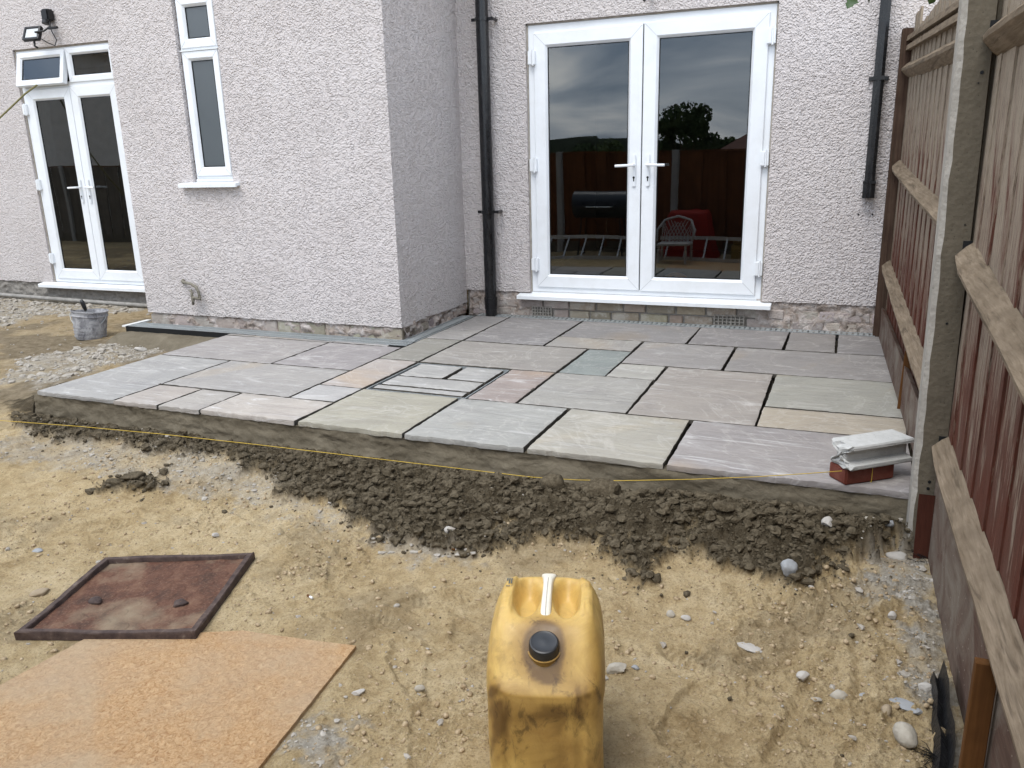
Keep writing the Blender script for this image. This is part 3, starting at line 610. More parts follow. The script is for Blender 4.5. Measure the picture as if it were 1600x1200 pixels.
# ================================================================== THE GROUND
DARK = [(-.42,.11),(.08,-.22),(.46,-.30),(.77,-.23),(1.22,-.25),(1.45,-.20),(1.84,-.30),(2.03,-.48),(2.32,-.50),(2.46,-.54),(2.67,-.68),(2.82,-.60),(2.98,-.64),(3.17,-.57),(3.33,-.47),(3.5,-.45),(3.62,-.58),(3.72,-.63),(3.8,-.48),(4.0,-.48),(4.2,-.50),(4.31,-.40),(4.41,-.30),(4.55,-.17),(4.62,-.10),(4.62,.55),(-.3,.5)]
DARK2 = [(1.21,-.66),(1.19,-.54),(1.31,-.49),(1.42,-.56),(1.38,-.65)]
GRAV = [[(.08,-.34),(.08,-.11),(.77,-.12),(1.28,-.05),(1.87,-.23),(2.43,-.49),(2.49,-.63),(2.0,-.57),(1.42,-.54),(.77,-.51),(.37,-.55)],
        [(2.56,-.64),(2.86,-.44),(3.07,-.52),(3.04,-.70),(2.74,-.75)],
        [(4.40,-.26),(4.58,.04),(4.66,-.30),(4.66,-1.25),(4.60,-1.2),(4.58,-.97),(4.55,-.57),(4.42,-.49)],
        [(3.04,-1.70),(3.04,-1.52),(3.13,-1.50),(3.14,-1.75)], [(2.94,-.34),(2.99,-.12),(3.15,-.16),(3.09,-.42)],
        [(-8,4),(-2.3,3.3),(-1.98,2.66),(-2.74,2.12),(-2.6,1.1),(-9,1.5)], [(-1.35,.9),(-.96,1.51),(-.84,1.79),(-.46,1.54),(-.45,.66),(-.4,.42),(-.83,.35)]]
GW = [.6, .65, 1.0, .8, .55, .8, .8]
MOIST = [(-1.6,2.2),(-.0,2.2),(.0,1.25),(-.75,1.25)]
FOOT = [(3.05,-.95,.5),(2.62,-.86,1.9),(3.30,-1.12,2.5),(3.15,-1.30,2.2),(3.98,-.98,2.9),(2.90,-1.12,.3),(4.0,-1.35,2.4),(2.35,-.72,2.7),(3.52,-.85,.2),(4.20,-.68,2.4),(1.9,-.75,.2),(3.98,-1.2,1.2),(1.45,-.9,.4),(3.35,-1.55,1.9)]
def sdist(px, py, poly):
    d = np.full(px.shape, 1e9); ins = np.zeros(px.shape, bool); n = len(poly)
    for i in range(n):
        ax, ay = poly[i]; bx, by = poly[(i+1) % n]; ex, ey = bx-ax, by-ay
        t = np.clip(((px-ax)*ex+(py-ay)*ey)/(ex*ex+ey*ey), 0, 1)
        d = np.minimum(d, (px-ax-t*ex)**2+(py-ay-t*ey)**2)
        c = (ay > py) != (by > py)
        with np.errstate(divide='ignore', invalid='ignore'): ins ^= c & (px < ex*(py-ay)/(ey if ey else 1e-9)+ax)
    d = np.sqrt(d); return np.where(ins, -d, d)
def masks(x, y):
    w = fbm(x*5, y*5, 4, .6)*.08 + fbm(x*22, y*22, 4, .7)*.055
    D = sstep(.03, -.03, sdist(x, y, DARK)+w); D = np.maximum(D, sstep(.03, -.03, sdist(x, y, DARK2)+w))
    D = D*(1-.4*sstep(.34, .46, fbm(x*4.3+3, y*6, 4))*sstep(-.1, -.25, y))
    G = 0*x
    for p, k in zip(GRAV, GW): G = np.maximum(G, k*sstep(.05, -.05, sdist(x, y, p)+w*1.4))
    G = G*(.72+.9*np.clip(fbm(x*7, y*7, 3)+.15, -.4, .5))
    Mo = sstep(.08, -.08, sdist(x, y, MOIST)+w)*.9 + .75*sstep(.1, .35, fbm(x*1.1+9, y*1.1, 4))*sstep(.7, -.6, x) + .35*sstep(.12, .4, fbm(x*2.3+2, y*2.3+5, 4)) + .55*sstep(.3, -.8, x)*sstep(-.3, .6, y)
    return D, np.clip(G, 0, 1), np.clip(Mo, 0, 1)
def ground_z(x, y, D=None, G=None):
    if D is None: D, G, _ = masks(x, y)
    g = -.115 - .055*sstep(.6, -.2, y) - .075*sstep(-.15, -1.05, y)
    near = sstep(-3, -.5, x)
    g = g + .016*fbm(x*1.7, y*1.7, 3) + .007*fbm(x*6, y*6, 3) + .0062*fbm(x*19, y*19, 3, .6) + .0032*fbm(x*55, y*55, 2) + .008*np.abs(fbm(x*3.5+7, y*3.5, 3, .55))
    rough_patch = sstep(3.95, 4.25, x + .12*fbm(x*4, y*4, 3))*sstep(-.25, -.45, y) + .8*sstep(.05, .3, fbm(x*2.2+31, y*2.2, 3))
    g = g + rough_patch*(.021*np.maximum(fbm(x*15, y*15, 5, .68), -.22) + .007*np.maximum(fbm(x*48, y*48, 3, .7), -.2))
    # wheel / drag ruts near the fence
    for (ax, ay, bx, by, w_, dp) in ((4.26,-.42,4.44,-.72,.012,.010),(4.28,-.98,4.20,-1.32,.016,.013),(4.40,-.72,4.42,-1.15,.018,.011),(4.30,-.5,4.40,-.68,.008,.006)):
        ex, ey = bx-ax, by-ay; t = np.clip(((x-ax)*ex+(y-ay)*ey)/(ex*ex+ey*ey), 0, 1); d = np.hypot(x-ax-t*ex, y-ay-t*ey)/w_
        g = g - dp*np.exp(-d*d) + dp*.7*np.exp(-(d-1.9)**2)
    for fx, fy, fa in FOOT:
        u = (x-fx)*math.cos(fa)+(y-fy)*math.sin(fa); v = -(x-fx)*math.sin(fa)+(y-fy)*math.cos(fa)
        wv = .048*(1+.25*np.sin(u*18)); q = np.hypot(u/.145, v/wv) + .16*fbm(x*22, y*22, 2)
        ins = sstep(1.06, .88, q); g = g - ins*.0085 + .0065*np.exp(-((q-1.15)/.14)**2)
        g = g + ins*.0035*np.sign(np.sin(u*2*math.pi/.024+2.5*np.abs(v)/.05))*sstep(-.25, .15, fbm(x*9, y*9, 2))
    # spoil heap of mortar in front of the slab edge
    crest = np.exp(-((y+.23)/.13)**2)
    lum = .030*np.abs(fbm(x*9, y*9, 3, .6)) + .034*np.abs(fbm(x*21, y*21, 3, .6)) + .018*np.abs(fbm(x*50, y*50, 3, .7))
    g = g + D*(.012 + .034*crest*sstep(1.3, 2.2, x) + .042*sstep(3.4,3.9,x)*np.exp(-((y+.16)/.17)**2) + lum*(.35+.65*sstep(-.06,-.16,y)))
    g = g + G*(.006*fbm(x*45, y*45, 3, .7) + .003)
    # flattened bed under the sheet and the iron cover
    fl = sstep(.06, -.02, sdist(x, y, [(2.05,-2.8),(2.05,-1.5),(2.55,-1.29),(2.94,-1.24),(3.12,-2.8)])); g = g*(1-fl)+(-.262)*fl
    fl = sstep(.05, -.02, sdist(x, y, [(1.72,-1.13),(2.25,-.89),(2.45,-1.42),(1.86,-1.62)])); g = g*(1-fl)+(-.252)*fl
    fl = sstep(.06, -.01, sdist(x, y, [(3.58,-1.36),(3.84,-1.43),(3.76,-1.76),(3.50,-1.69)])); g = g*(1-fl)+(-.250)*fl
    return np.minimum(g, -.055)
def ar(a, b, s): return list(np.arange(a, b-s*.5, s))
xs = np.array([-90,-50,-30,-20,-14,-10]+ar(-8,-2,.06)+ar(-2,.2,.025)+ar(.2,1.3,.014)+ar(1.3,4.70,.0065)+ar(4.7,6.2,.15)+[6.2,8,12,20,40,90])
ys = np.array([-90,-50,-30,-20,-14,-10,-7]+ar(-5,-2.5,.08)+ar(-2.5,-1.9,.02)+ar(-1.9,.06,.0065)+ar(.06,3.1,.03)+[3.1,5,9,20,45,90])
X, Y = np.meshgrid(xs, ys, indexing='ij')
D, G, Mo = masks(X, Y); Zg = ground_z(X, Y, D, G)
def np_grid(name, X, Y, Z, mat, attr=None):
    nx, ny = X.shape; co = np.stack([X, Y, Z], -1).reshape(-1, 3).astype('f4')
    i = np.arange(nx-1)[:, None]*ny + np.arange(ny-1)[None]; q = np.stack([i, i+ny, i+ny+1, i+1], -1).reshape(-1, 4).astype('i4')
    me = bpy.data.meshes.new(name); me.vertices.add(len(co)); me.vertices.foreach_set('co', co.ravel())
    me.loops.add(q.size); me.loops.foreach_set('vertex_index', q.ravel()); me.polygons.add(len(q))
    me.polygons.foreach_set('loop_start', np.arange(len(q), dtype='i4')*4); me.polygons.foreach_set('use_smooth', np.ones(len(q), bool))
    me.update(calc_edges=True)
    if attr is not None:
        a = me.color_attributes.new('soil', 'FLOAT_COLOR', 'POINT'); a.data.foreach_set('color', attr.reshape(-1, 4).astype('f4').ravel())
    me.materials.append(mat); return me
o = link('ground', np_grid('ground', X, Y, Zg, M_GROUND, np.stack([D, G, Mo, np.ones_like(D)], -1)), kind='structure')
def gz(x, y): return float(ground_z(np.array([x], float), np.array([y], float))[0])

# scatter of crumbs and gravel, joined
def lump_base(sub, seed, flat=.75, rough=.35):
    bm = bmesh.new(); bmesh.ops.create_icosphere(bm, subdivisions=sub, radius=1); r = random.Random(seed)
    ph = [Vector((r.uniform(-2,2), r.uniform(-2,2), r.uniform(-2,2))) for _ in range(3)]
    for v in bm.verts:
        k = 1 + rough*sum(math.sin(v.co.dot(p)*1.9+i) for i, p in enumerate(ph))/3 + r.uniform(-1,1)*rough*.3; v.co *= k; v.co.z *= flat
    bm.verts.index_update(); V = np.array([v.co[:] for v in bm.verts]); F = np.array([[v.index for v in f.verts] for f in bm.faces]); bm.free(); return V, F
def scatter(name, pts, sizes, mat, label, cat, sub=1, flat=.75, rough=.35, sink=.35, smooth=False, seed=1):
    bases = [lump_base(sub, seed*10+k, flat, rough) for k in range(5)]; VV = []; FF = []; o = 0; r = np.random.default_rng(seed)
    P = np.asarray(pts); z = ground_z(P[:, 0], P[:, 1]) if P.shape[1] == 2 else P[:, 2]
    for k in range(len(P)):
        V, F = bases[k % 5]; a = r.uniform(0, 6.28); c, s = math.cos(a), math.sin(a); st = r.uniform(.7, 1.35)
        v = V*np.array([sizes[k]*st, sizes[k]/st, sizes[k]]); v = np.stack([v[:, 0]*c-v[:, 1]*s, v[:, 0]*s+v[:, 1]*c, v[:, 2]], 1)
        VV.append(v+np.array([P[k, 0], P[k, 1], z[k]+sizes[k]*flat*(1-sink*2)*.6])); FF.append(F+o); o += len(V)
    V = np.concatenate(VV).astype('f4'); F = np.concatenate(FF).astype('i4')
    me = bpy.data.meshes.new(name); me.vertices.add(len(V)); me.vertices.foreach_set('co', V.ravel()); me.loops.add(F.size); me.loops.foreach_set('vertex_index', F.ravel())
    me.polygons.add(len(F)); me.polygons.foreach_set('loop_start', np.arange(len(F), dtype='i4')*3); me.polygons.foreach_set('use_smooth', np.full(len(F), smooth)); me.update(calc_edges=True)
    me.materials.append(mat); ob = link(name, me); tag(ob, label, cat, kind='stuff'); return ob
def sample(n, x0, x1, y0, y1, wfun, p=1):
    x = rng.uniform(x0, x1, n); y = rng.uniform(y0, y1, n); w = wfun(x, y); k = rng.uniform(0, 1, n) < w; return np.stack([x[k], y[k]], 1)
def free(x, y):
    a = (sdist(x, y, [(2.05,-2.8),(2.05,-1.5),(2.55,-1.29),(2.94,-1.24),(3.12,-2.8)]) > 0) & (sdist(x, y, [(1.70,-1.14),(2.25,-.87),(2.46,-1.42),(1.86,-1.64)]) > 0) & (sdist(x, y, [(3.57,-1.35),(3.85,-1.42),(3.77,-1.77),(3.49,-1.70)]) > 0)
    return a & ~((x > -.02) & (y > -.05))
p = sample(52000, -.4, 4.6, -.72, -.04, lambda x, y: masks(x, y)[0]*free(x, y)*(.15+.85*sstep(-.08,-.15,y))); s = np.minimum(.0022*rng.pareto(1.6, len(p))+.0022, .026)
p, s = p[:26000], s[:26000]*.80; big_ = s > .0075
scatter('mortar_clods', p[big_], s[big_], M_CLOD, 'larger damp mortar clods heaped along the front edge of the paving', 'spilled mortar', 2, .75, .42, smooth=False, seed=12)
scatter('mortar_crumbs', p[~big_], s[~big_], M_CLOD, 'fine damp mortar crumbs heaped along the front edge of the paving', 'spilled mortar', 1, .85, .5, smooth=False, seed=2)
halo = lambda x, y: (sstep(.22, 0, np.minimum(sdist(x, y, DARK)+.04*pnoise(x*9, y*9), sdist(x, y, DARK2)))*(1-masks(x, y)[0])*.30 + .012)*free(x, y)
p = sample(9000, .2, 4.6, -1.5, 0, halo); s = np.minimum(.0020*rng.pareto(1.9, len(p))+.0022, .015)
scatter('mortar_crumbs', p, s, M_CLOD, 'loose dark mortar crumbs strewn over the pale sand beyond the heap', 'spilled mortar', 1, .85, .3, smooth=True, seed=3)
p = sample(26000, -.2, 4.64, -1.9, .1, lambda x, y: np.clip(masks(x, y)[1]*.9, 0, 1)*(1-.8*masks(x, y)[0])*free(x, y)); s = np.minimum(.0024*rng.pareto(2.3, len(p))+.0025, .014)
scatter('gravel', p[:8000], s[:8000], M_PGRAV, 'pale dusty gravel and rubble chips on the near ground', 'gravel', 1, .6, .5, seed=4)
p = sample(16000, -7, 0, .2, 2.82, lambda x, y: np.clip(masks(x, y)[1], 0, 1)*free(x, y)); s = np.minimum(.007*rng.pareto(2.4, len(p))+.008, .034)
scatter('gravel', p[:5000], s[:5000], M_PGRAV, 'grey gravel and rubble on the ground in front of the left doors', 'gravel', 1, .55, .5, seed=5)
p = sample(34000, .8, 4.6, -1.9, -.1, lambda x, y: (.28+.6*sstep(4.0, 4.25, x)+.5*sstep(.1, .4, fbm(x*2.2+31, y*2.2, 3)))*(1-masks(x, y)[0])*free(x, y)); s = np.minimum(.0014*rng.pareto(2.0, len(p))+.0016, .010)
scatter('sand_crumbs', p[:16000], s[:16000], M_CRUMB, 'small crumbs of sand and grit over the sandy ground', 'sand', 1, .8, .3, smooth=True, seed=6)
p = sample(1500, .8, 4.6, -1.9, -.1, lambda x, y: .35*(1+sstep(3.9, 4.3, x))*(1-masks(x, y)[0])*free(x, y)); s = np.minimum(.0025*rng.pareto(2.4, len(p))+.003, .011)
scatter('gravel', p[:500], s[:500], M_PGRAV, 'small pale pebbles scattered over the sandy ground', 'gravel', 1, .7, .4, seed=7)
p = sample(2500, -7, .0, -1.0, 2.7, lambda x, y: .3*free(x, y)); s = np.minimum(.005*rng.pareto(2.4, len(p))+.005, .022)
scatter('gravel', p[:700], s[:700], M_PGRAV, 'small stones scattered over the brown ground left of the paving', 'gravel', 1, .7, .4, seed=8)

# single stones
def stone(x, y, r, m, label, flat=.6, el=1.3, rot=None, sink=.35, sub=3, name='stone', cat='stone', rough=.30, angular=False, group='stones lying on the sand'):
    bm = bmesh.new(); bmesh.ops.create_icosphere(bm, subdivisions=sub, radius=1); rr = random.Random(int(x*1000)+int(y*777))
    pl = [(Vector((rr.gauss(0,1), rr.gauss(0,1), rr.gauss(0,1))).normalized(), rr.uniform(.55, .85)) for _ in range(9 if angular else 5)]
    for v in bm.verts:
        for n_, d in pl:
            q = v.co.dot(n_)
            if q > d: v.co -= n_*(q-d)*(.95 if angular else .75)
        v.co *= 1+.05*rr.uniform(-1, 1)*rough*2
        v.co.x *= r*el; v.co.y *= r/el**.3*.85; v.co.z *= r*flat
    me = bpy.data.meshes.new(name); bm.to_mesh(me); bm.free(); me.materials.append(m); me.polygons.foreach_set('use_smooth', [not angular]*len(me.polygons))
    ob = link(name, me); ob.location = (x, y, gz(x, y)+r*flat*(1-2*sink)*.8); ob.rotation_euler = (rr.uniform(-.15,.15), rr.uniform(-.15,.15), rr.uniform(0, 3.1) if rot is None else rot)
    tag(ob, label, cat, group); return ob
A_, B_, C_, D_ = M_STONE
stone(3.752,-1.119,.029,A_,'beige angular stone just right of the yellow jerrycan',.55,1.25,.3,.2,angular=True)
stone(4.18,-.49,.033,D_,'large smooth grey pebble standing at the edge of the dark mortar',.95,.9,.3,.2)
stone(4.258,-.97,.019,B_,'small white angular stone in the middle of the right-hand sand',.8,1.1,.5,.15,angular=True)
stone(4.353,-1.027,.024,A_,'rounded grey cobble half sunk right of the small white stone',.8,1.0,0,.3)
stone(4.514,-1.156,.033,A_,'biggest round tan cobble near the bottom beside the black membrane',.85,1.15,2.2,.2)
stone(4.574,-.915,.020,B_,'whitish squarish stone close against the gravel strip by the fence',.7,1.1,.2,.2,angular=True)
stone(4.53,-1.004,.034,D_,'long flat slate-like stone above the biggest tan cobble',.28,1.6,-.5,.1,angular=True)
stone(4.473,-1.053,.019,C_,'brown oval pebble left of the long flat stone',.9,1.1,1.2,.25)
stone(4.291,-.249,.027,B_,'white lumpy stone at the foot of the mortar heap left of the concrete post',.8,1.1,1.3,.2,angular=True)
stone(4.529,-.224,.034,B_,'flattish grey-white stone beside the foot of the concrete post',.5,1.2,.2,.2)
stone(4.492,-.14,.022,D_,'dark muddy cobble just above the flattish grey-white stone',.7,1.2,.2,.2)
stone(4.436,-.157,.026,A_,'pale stone half covered at the right end of the mortar heap',.6,1.3,.1,.3)
stone(3.838,-.773,.016,A_,'upright pebble in the pair of stones behind the jerrycan',.9,1,.1,.2)
stone(3.889,-.779,.015,B_,'pale low pebble in the pair of stones behind the jerrycan',.6,1.2,.4,.25)
stone(4.095,-.856,.032,B_,'long pale flake of stone lying flat in the sand',.16,1.5,-.35,.1,angular=True)
stone(4.499,-.604,.016,B_,'small white cube-like stone on the grey patch near the fence',.9,1,.8,.1,angular=True)
stone(4.559,-.441,.018,B_,'small white oblong stone beside the gravel strip',.55,1.4,.1,.2,angular=True)
stone(4.474,-.526,.013,A_,'little pale stone above the white cube-like stone',.8,1.1,1.0,.2,angular=True)
stone(3.25,-1.402,.013,A_,'small grey pebble between the orange sheet and the jerrycan',.8,1.2,.6,.2)
stone(1.696,-1.384,.030,C_,'brown stone next to the left edge of the iron cover',.5,1.2,.7,.3)
stone(2.003,-.834,.017,B_,'small white stone on the sand behind the iron cover',.6,1.1,.2,.2,angular=True)
stone(1.376,-1.144,.021,D_,'bluish flat stone far left of the iron cover',.3,1.3,.2,.2)
stone(3.797,-1.082,.012,D_,'tiny dark pebble beside the beige angular stone',.6,1.1,.2,.3)
stone(4.419,-.973,.011,D_,'bluish chip of stone right of the small white angular stone',.4,1.2,.2,.2,angular=True)
stone(3.085,-1.462,.018,B_,'white chip of stone at the corner of the orange sheet',.5,1.3,.9,.2,angular=True)
stone(2.924,-.57,.022,B_,'angular white lump of rubble in front of the dark mortar',.6,1.2,.4,.2,angular=True)
stone(4.297,-1.062,.014,A_,'half buried pebble left of the rounded grey cobble',.5,1.2,.3,.35)
stone(-.615,1.322,.042,B_,'pale stone on the ground by the back left corner of the paving',.55,1.3,.3,.2,angular=True)
stone(-.577,1.101,.022,A_,'smaller stone in front of the pale stone by the paving corner',.5,1.2,.3,.2)
# big lumps of mortar
gq = 'lumps of damp mortar'
stone(3.434,-.17,.075,M_CLOD,'largest flat-faced lump of dark mortar in the heap',.62,1.1,.2,.35,name='mortar_lump',cat='mortar lump',group=gq,angular=True)
stone(3.57,-.19,.048,M_CLOD,'lump of dark mortar right of the largest one',.75,1.0,.9,.3,name='mortar_lump',cat='mortar lump',group=gq,angular=True)
stone(3.22,-.18,.055,M_CLOD,'rounded lump of dark mortar left of the largest one',.7,1.1,.2,.35,name='mortar_lump',cat='mortar lump',group=gq)
stone(3.932,-.255,.042,M_CLOD,'smooth lump of dark mortar mid-way along the right half of the heap',.5,1.2,.4,.3,name='mortar_lump',cat='mortar lump',group=gq,angular=True)
stone(1.30,-.575,.045,M_CLOD,'isolated low clump of mortar on the sand at left',.5,1.3,.5,.45,name='mortar_lump',cat='mortar lump',group=gq)
stone(1.22,-.62,.035,M_CLOD,'small clump beside the isolated low clump of mortar',.5,1.2,.5,.3,name='mortar_lump',cat='mortar lump',group=gq)
for (x, y, a, l) in ((2.645,-1.084,-.35,'cigarette butt on the sand right of the iron cover'), (2.998,-.651,.4,'cigarette butt near the foot of the mortar heap')):
    t_ = thing('cigarette_butt', l, 'cigarette butt', (x, y, gz(x, y)+.005), (0, 0, a), 'cigarette butts on the sand')
    part('paper', MB().tube([(-.002,0,0),(.014,0,0)], .0042, 8), M_WHITEP, t_, world=False); part('filter', MB().tube([(-.016,0,0),(-.002,0,0)], .0044, 8), M_NEWWOOD, t_, world=False)

# ================================================================== THE PATIO
M_ = .305
UL = [i*M_+d for i, d in enumerate([.014,0,.010,.020,0,.005,0,0,-.007,.005,-.006,-.021,-.003,-.016,-.011,.020])]
VL = [i*M_+d for i, d in enumerate([-.043,-.005,-.033,-.013,.004,.023,.029,.038,.01,.001])]
patio = thing('patio', 'new patio of mixed grey and buff sandstone slabs on a mortar bed', None, (0, 0, 0), kind='structure'); 
# mortar bed with trowelled front face
nx = 460; nz = 26; xx = np.linspace(-.012, 4.60, nx); tt = np.linspace(0, 1, nz); XX, TT = np.meshgrid(xx, tt, indexing='ij')
YY = -.030 - .035*TT**1.5 - .045*np.clip(TT-.55, 0, 1)**1.3*3*(.6+.5*fbm(XX*3, XX*0+1, 2)) - .014*fbm(XX*4, TT*2.5, 4, .6) - .022*np.maximum(fbm(XX*7+5, TT*2+1, 4, .65), 0)*sstep(.25, .6, TT) - .006*np.abs(fbm(XX*12, TT*5+3, 3))*sstep(.1,.3,TT)
ZZ = -.0265 - .22*TT + .004*fbm(XX*9, TT*4+8, 3)
mb = MB(); mb.v = np.stack([XX, YY, ZZ], -1).reshape(-1, 3).tolist(); mb.f = [(i*nz+j, i*nz+j+1, (i+1)*nz+j+1, (i+1)*nz+j) for i in range(nx-1) for j in range(nz-1)]
part('bed_front', mb, M_BED, patio, smooth=True)
mb = MB(); mb.add([(-.012,-.0315,-.0285),(4.60,-.0315,-.0285),(4.60,.03,-.0285),(-.012,.03,-.0285)], [(0,1,2,3)]); part('bed_lip', mb, M_BED, patio)
mb = MB(); mb.add([(-.012,.0,-.046),(4.60,.0,-.046),(4.60,2.86,-.046),(1.40,2.86,-.046),(1.40,1.6,-.046),(-.012,1.6,-.046)], [(0,1,2,3,4,5)]); part('joint_bed', mb, M_JOINT, patio)
mb = MB()
nzl = 8; n = 90
yy = np.linspace(-.028, 1.6, n); tt = np.linspace(0, 1, nzl); Yl, Tl = np.meshgrid(yy, tt, indexing='ij')
Xl = -.012-.05*Tl-.02*fbm(Yl*5, Tl*3, 3); Zl = -.03-.14*Tl; o_ = len(mb.v); mb.v += np.stack([Xl, Yl, Zl], -1).reshape(-1, 3).tolist()
mb.f += [(o_+i*nzl+j, o_+(i+1)*nzl+j, o_+(i+1)*nzl+j+1, o_+i*nzl+j+1) for i in range(n-1) for j in range(nzl-1)]
mb.add([(4.60,-.028,-.030),(4.60,2.86,-.030),(4.60,2.86,-.3),(4.60,-.028,-.3)], [(0,1,2,3)])
part('mortar_bed', mb, M_BED, patio)
def gpos(L, u):
    i = int(math.floor(u)); f = u-i; return L[i] if f < 1e-6 else L[i]*(1-f)+L[min(i+1, len(L)-1)]*f
GREY = (.335,.318,.312); LILAC = (.33,.312,.308); LGREY = (.40,.395,.385); WGREY = (.37,.35,.325); BUFF = (.43,.405,.32); BLUE = (.285,.315,.305); PNK = (.43,.385,.355); TANS = (.46,.41,.335); BRN = (.36,.28,.245); WHT = (.50,.485,.455); GRN = (.385,.38,.34); OLV = (.31,.30,.27)
nslab = 0
def slab(u0, u1, v0, v1, col, streak=.5, x=None, g=(.009,.009,.009,.009), tilt=0, front=False, th=.026, label=None):
    global nslab; nslab += 1
    if x is None: x0, x1, y0, y1 = gpos(UL,u0)+g[0], gpos(UL,u1)-g[1], gpos(VL,v0)+g[2], gpos(VL,v1)-g[3]
    else: x0, x1, y0, y1 = x
    r = random.Random(nslab*13+5); jx = [r.uniform(-.004,.004) for _ in range(4)]; jy = [r.uniform(-.003,.003) for _ in range(4)]
    dx = max((x1-x0)/22, .012); n1, n2 = max(8, int((x1-x0)/.022)), max(6, int((y1-y0)/.022))
    U, V = np.meshgrid(np.linspace(0, 1, n1+1), np.linspace(0, 1, n2+1), indexing='ij')
    # crowd the outer rows towards the rim
    k = 1.0; sU = U+0; sU[1] = .006/(x1-x0); sU[-2] = 1-.006/(x1-x0); sV = V+0; sV[:, 1] = .006/(y1-y0); sV[:, -2] = 1-.006/(y1-y0)
    PX = x0+sU*(x1-x0); PY = y0+sV*(y1-y0); sd_ = nslab*3.7
    eL = .0035*fbm(PY*17+sd_, PX*0+sd_, 3, .6); eB = .0035*fbm(PX*17+sd_+9, PY*0+sd_, 3, .6)
    edge = lambda t: np.clip(1-t*6, 0, 1)
    fr = 3.6 if front else 1.0
    PX = PX + edge(sU)*(eL+jx[0]*(1-sV)+jx[1]*sV) + edge(1-sU)*(.0035*fbm(PY*17+sd_+30, PX*0+sd_, 3, .6)+jx[2]*(1-sV)+jx[3]*sV)
    PY = PY + edge(sV)*(eB*fr+jy[0]*(1-sU)+jy[1]*sU) + edge(1-sV)*(.0035*fbm(PX*17+sd_+50, PY*0+sd_, 3, .6)+jy[2]*(1-sU)+jy[3]*sU)
    PZ = .0016*fbm(PX*3.1+sd_, PY*7+sd_, 4, .6) + tilt*(sU-.5) + r.uniform(-.0015,.0015)
    rim = (U == 0) | (U == 1) | (V == 0) | (V == 1); chip = .0022+.005*np.clip(fbm(PX*24+sd_, PY*24, 3, .6), 0, 1); PZ = PZ - rim*chip
    ring1 = (np.isin(U, [U[1,0], U[-2,0]]) | np.isin(V, [V[0,1], V[0,-2]])) & ~rim; PZ = PZ - ring1*np.clip(fbm(PX*24+sd_, PY*24, 3, .6), 0, 1)*.0022
    nv = (n1+1)*(n2+1); cx, cy = (x0+x1)/2, (y0+y1)/2
    v = np.stack([PX-cx, PY-cy, PZ], -1).reshape(-1, 3).tolist(); f = [(i*(n2+1)+j, (i+1)*(n2+1)+j, (i+1)*(n2+1)+j+1, i*(n2+1)+j+1) for i in range(n1) for j in range(n2)]
    per = [i*(n2+1) for i in range(n1+1)] + [n1*(n2+1)+j for j in range(1, n2+1)] + [i*(n2+1)+n2 for i in range(n1-1, -1, -1)] + [j for j in range(n2-1, 0, -1)]
    for w_, (zz_, off) in enumerate(((-.5, .0035), (-1, .001))):
        base = len(v)
        for q in per:
            a, b, c = v[q]; s_ = .0035*float(pnoise(np.array(a*60+sd_+zz_), np.array(b*60)))
            L_ = math.hypot(a, b) or 1; v.append((a+(off*.5+s_)*(1 if a > 0 else -1)*(abs(abs(a)-(x1-x0)/2) < .02), b+(off*.5+s_)*(1 if b > 0 else -1)*(abs(abs(b)-(y1-y0)/2) < .02), zz_*th if zz_ < -.9 else -th*.5))
        prev = per if w_ == 0 else list(range(base-len(per), base)); cur = list(range(base, base+len(per))); m = len(per)
        f += [(prev[i], cur[i], cur[(i+1) % m], prev[(i+1) % m]) for i in range(m)]
    me = mesh('paving_slab', v, f, M_SLAB, 'auto', flip=True)
    me.materials.append(M_SLAB_SIDE)
    for pg in me.polygons:
        if pg.center.z < -.004 and not (front and pg.center.y < -(y1-y0)/2+.01): pg.material_index = 1
    ob = link('paving_slab', me, patio, color=(*col, streak)); ob.location = (cx, cy, 0)
    if label: ob['label'] = label
    return ob
F = dict(front=True)
slab(0,2,0,3, LGREY, .7, **F); slab(2,3,0,1, (.46,.42,.385), .6, **F); slab(3,4,0,1, (.45,.425,.395), .8, **F); slab(4,6,0,1, (.50,.46,.42), 1.0, **F)
slab(6,8,0,2, (.435,.415,.345), .3, label='buff yellow paving slab at the front edge', **F); slab(8,10,0,2, (.415,.415,.395), .6, **F); slab(10,12,0,2, (.45,.43,.375), .4, **F)
slab(12,15,0,2, (.375,.352,.345), 1.0, label='large lilac grey paving slab with white streaks', **F)
slab(2,5,1,3, (.40,.385,.37), .5); slab(0,3,3,5, (.375,.355,.345), .6); slab(3,5,3,5, (.35,.33,.33), .7)
slab(5,6,1,2, (.50,.49,.48), 1.0); slab(5,6,2,4, (.46,.415,.385), 1.0); slab(5,6,4,6, OLV, .2)
slab(8.1,9,2,4, (.40,.345,.32), .9, label='brown-pink narrow paving slab beside the small inset pieces'); slab(6,9,4,6, (.365,.345,.32), .3)
slab(5,6,6,7, (.36,.35,.34), .4); slab(5,6,7,9, (.315,.305,.30), .2); slab(6,8,6,9, (.285,.275,.275), .3); slab(8,10,6,7, (.37,.355,.335), .4)
slab(8,11,7,9, (.29,.28,.278), .3); slab(9,10,4,6, BLUE, .2, label='bluish green paving slab'); slab(10,11,4,5, (.47,.46,.42), .6)
slab(10,12,5,7, (.35,.335,.325), .4); slab(9,11,2,4, (.40,.39,.365), .3); slab(11,13,2,5, (.39,.36,.33), .6)
slab(12,15,5,7, (.325,.31,.30), .4); slab(13,15.15,3,5, GRN, .2, label='green-grey paving slab with an orange rust mark'); slab(13,15.2,2,3, TANS, .3, label='narrow tan paving slab at the right edge')
slab(11,13,7,9, (.285,.272,.27), .3); slab(13,14,7,9, (.30,.285,.275), .2); slab(14,15.05,7,9, (.28,.268,.265), .3)
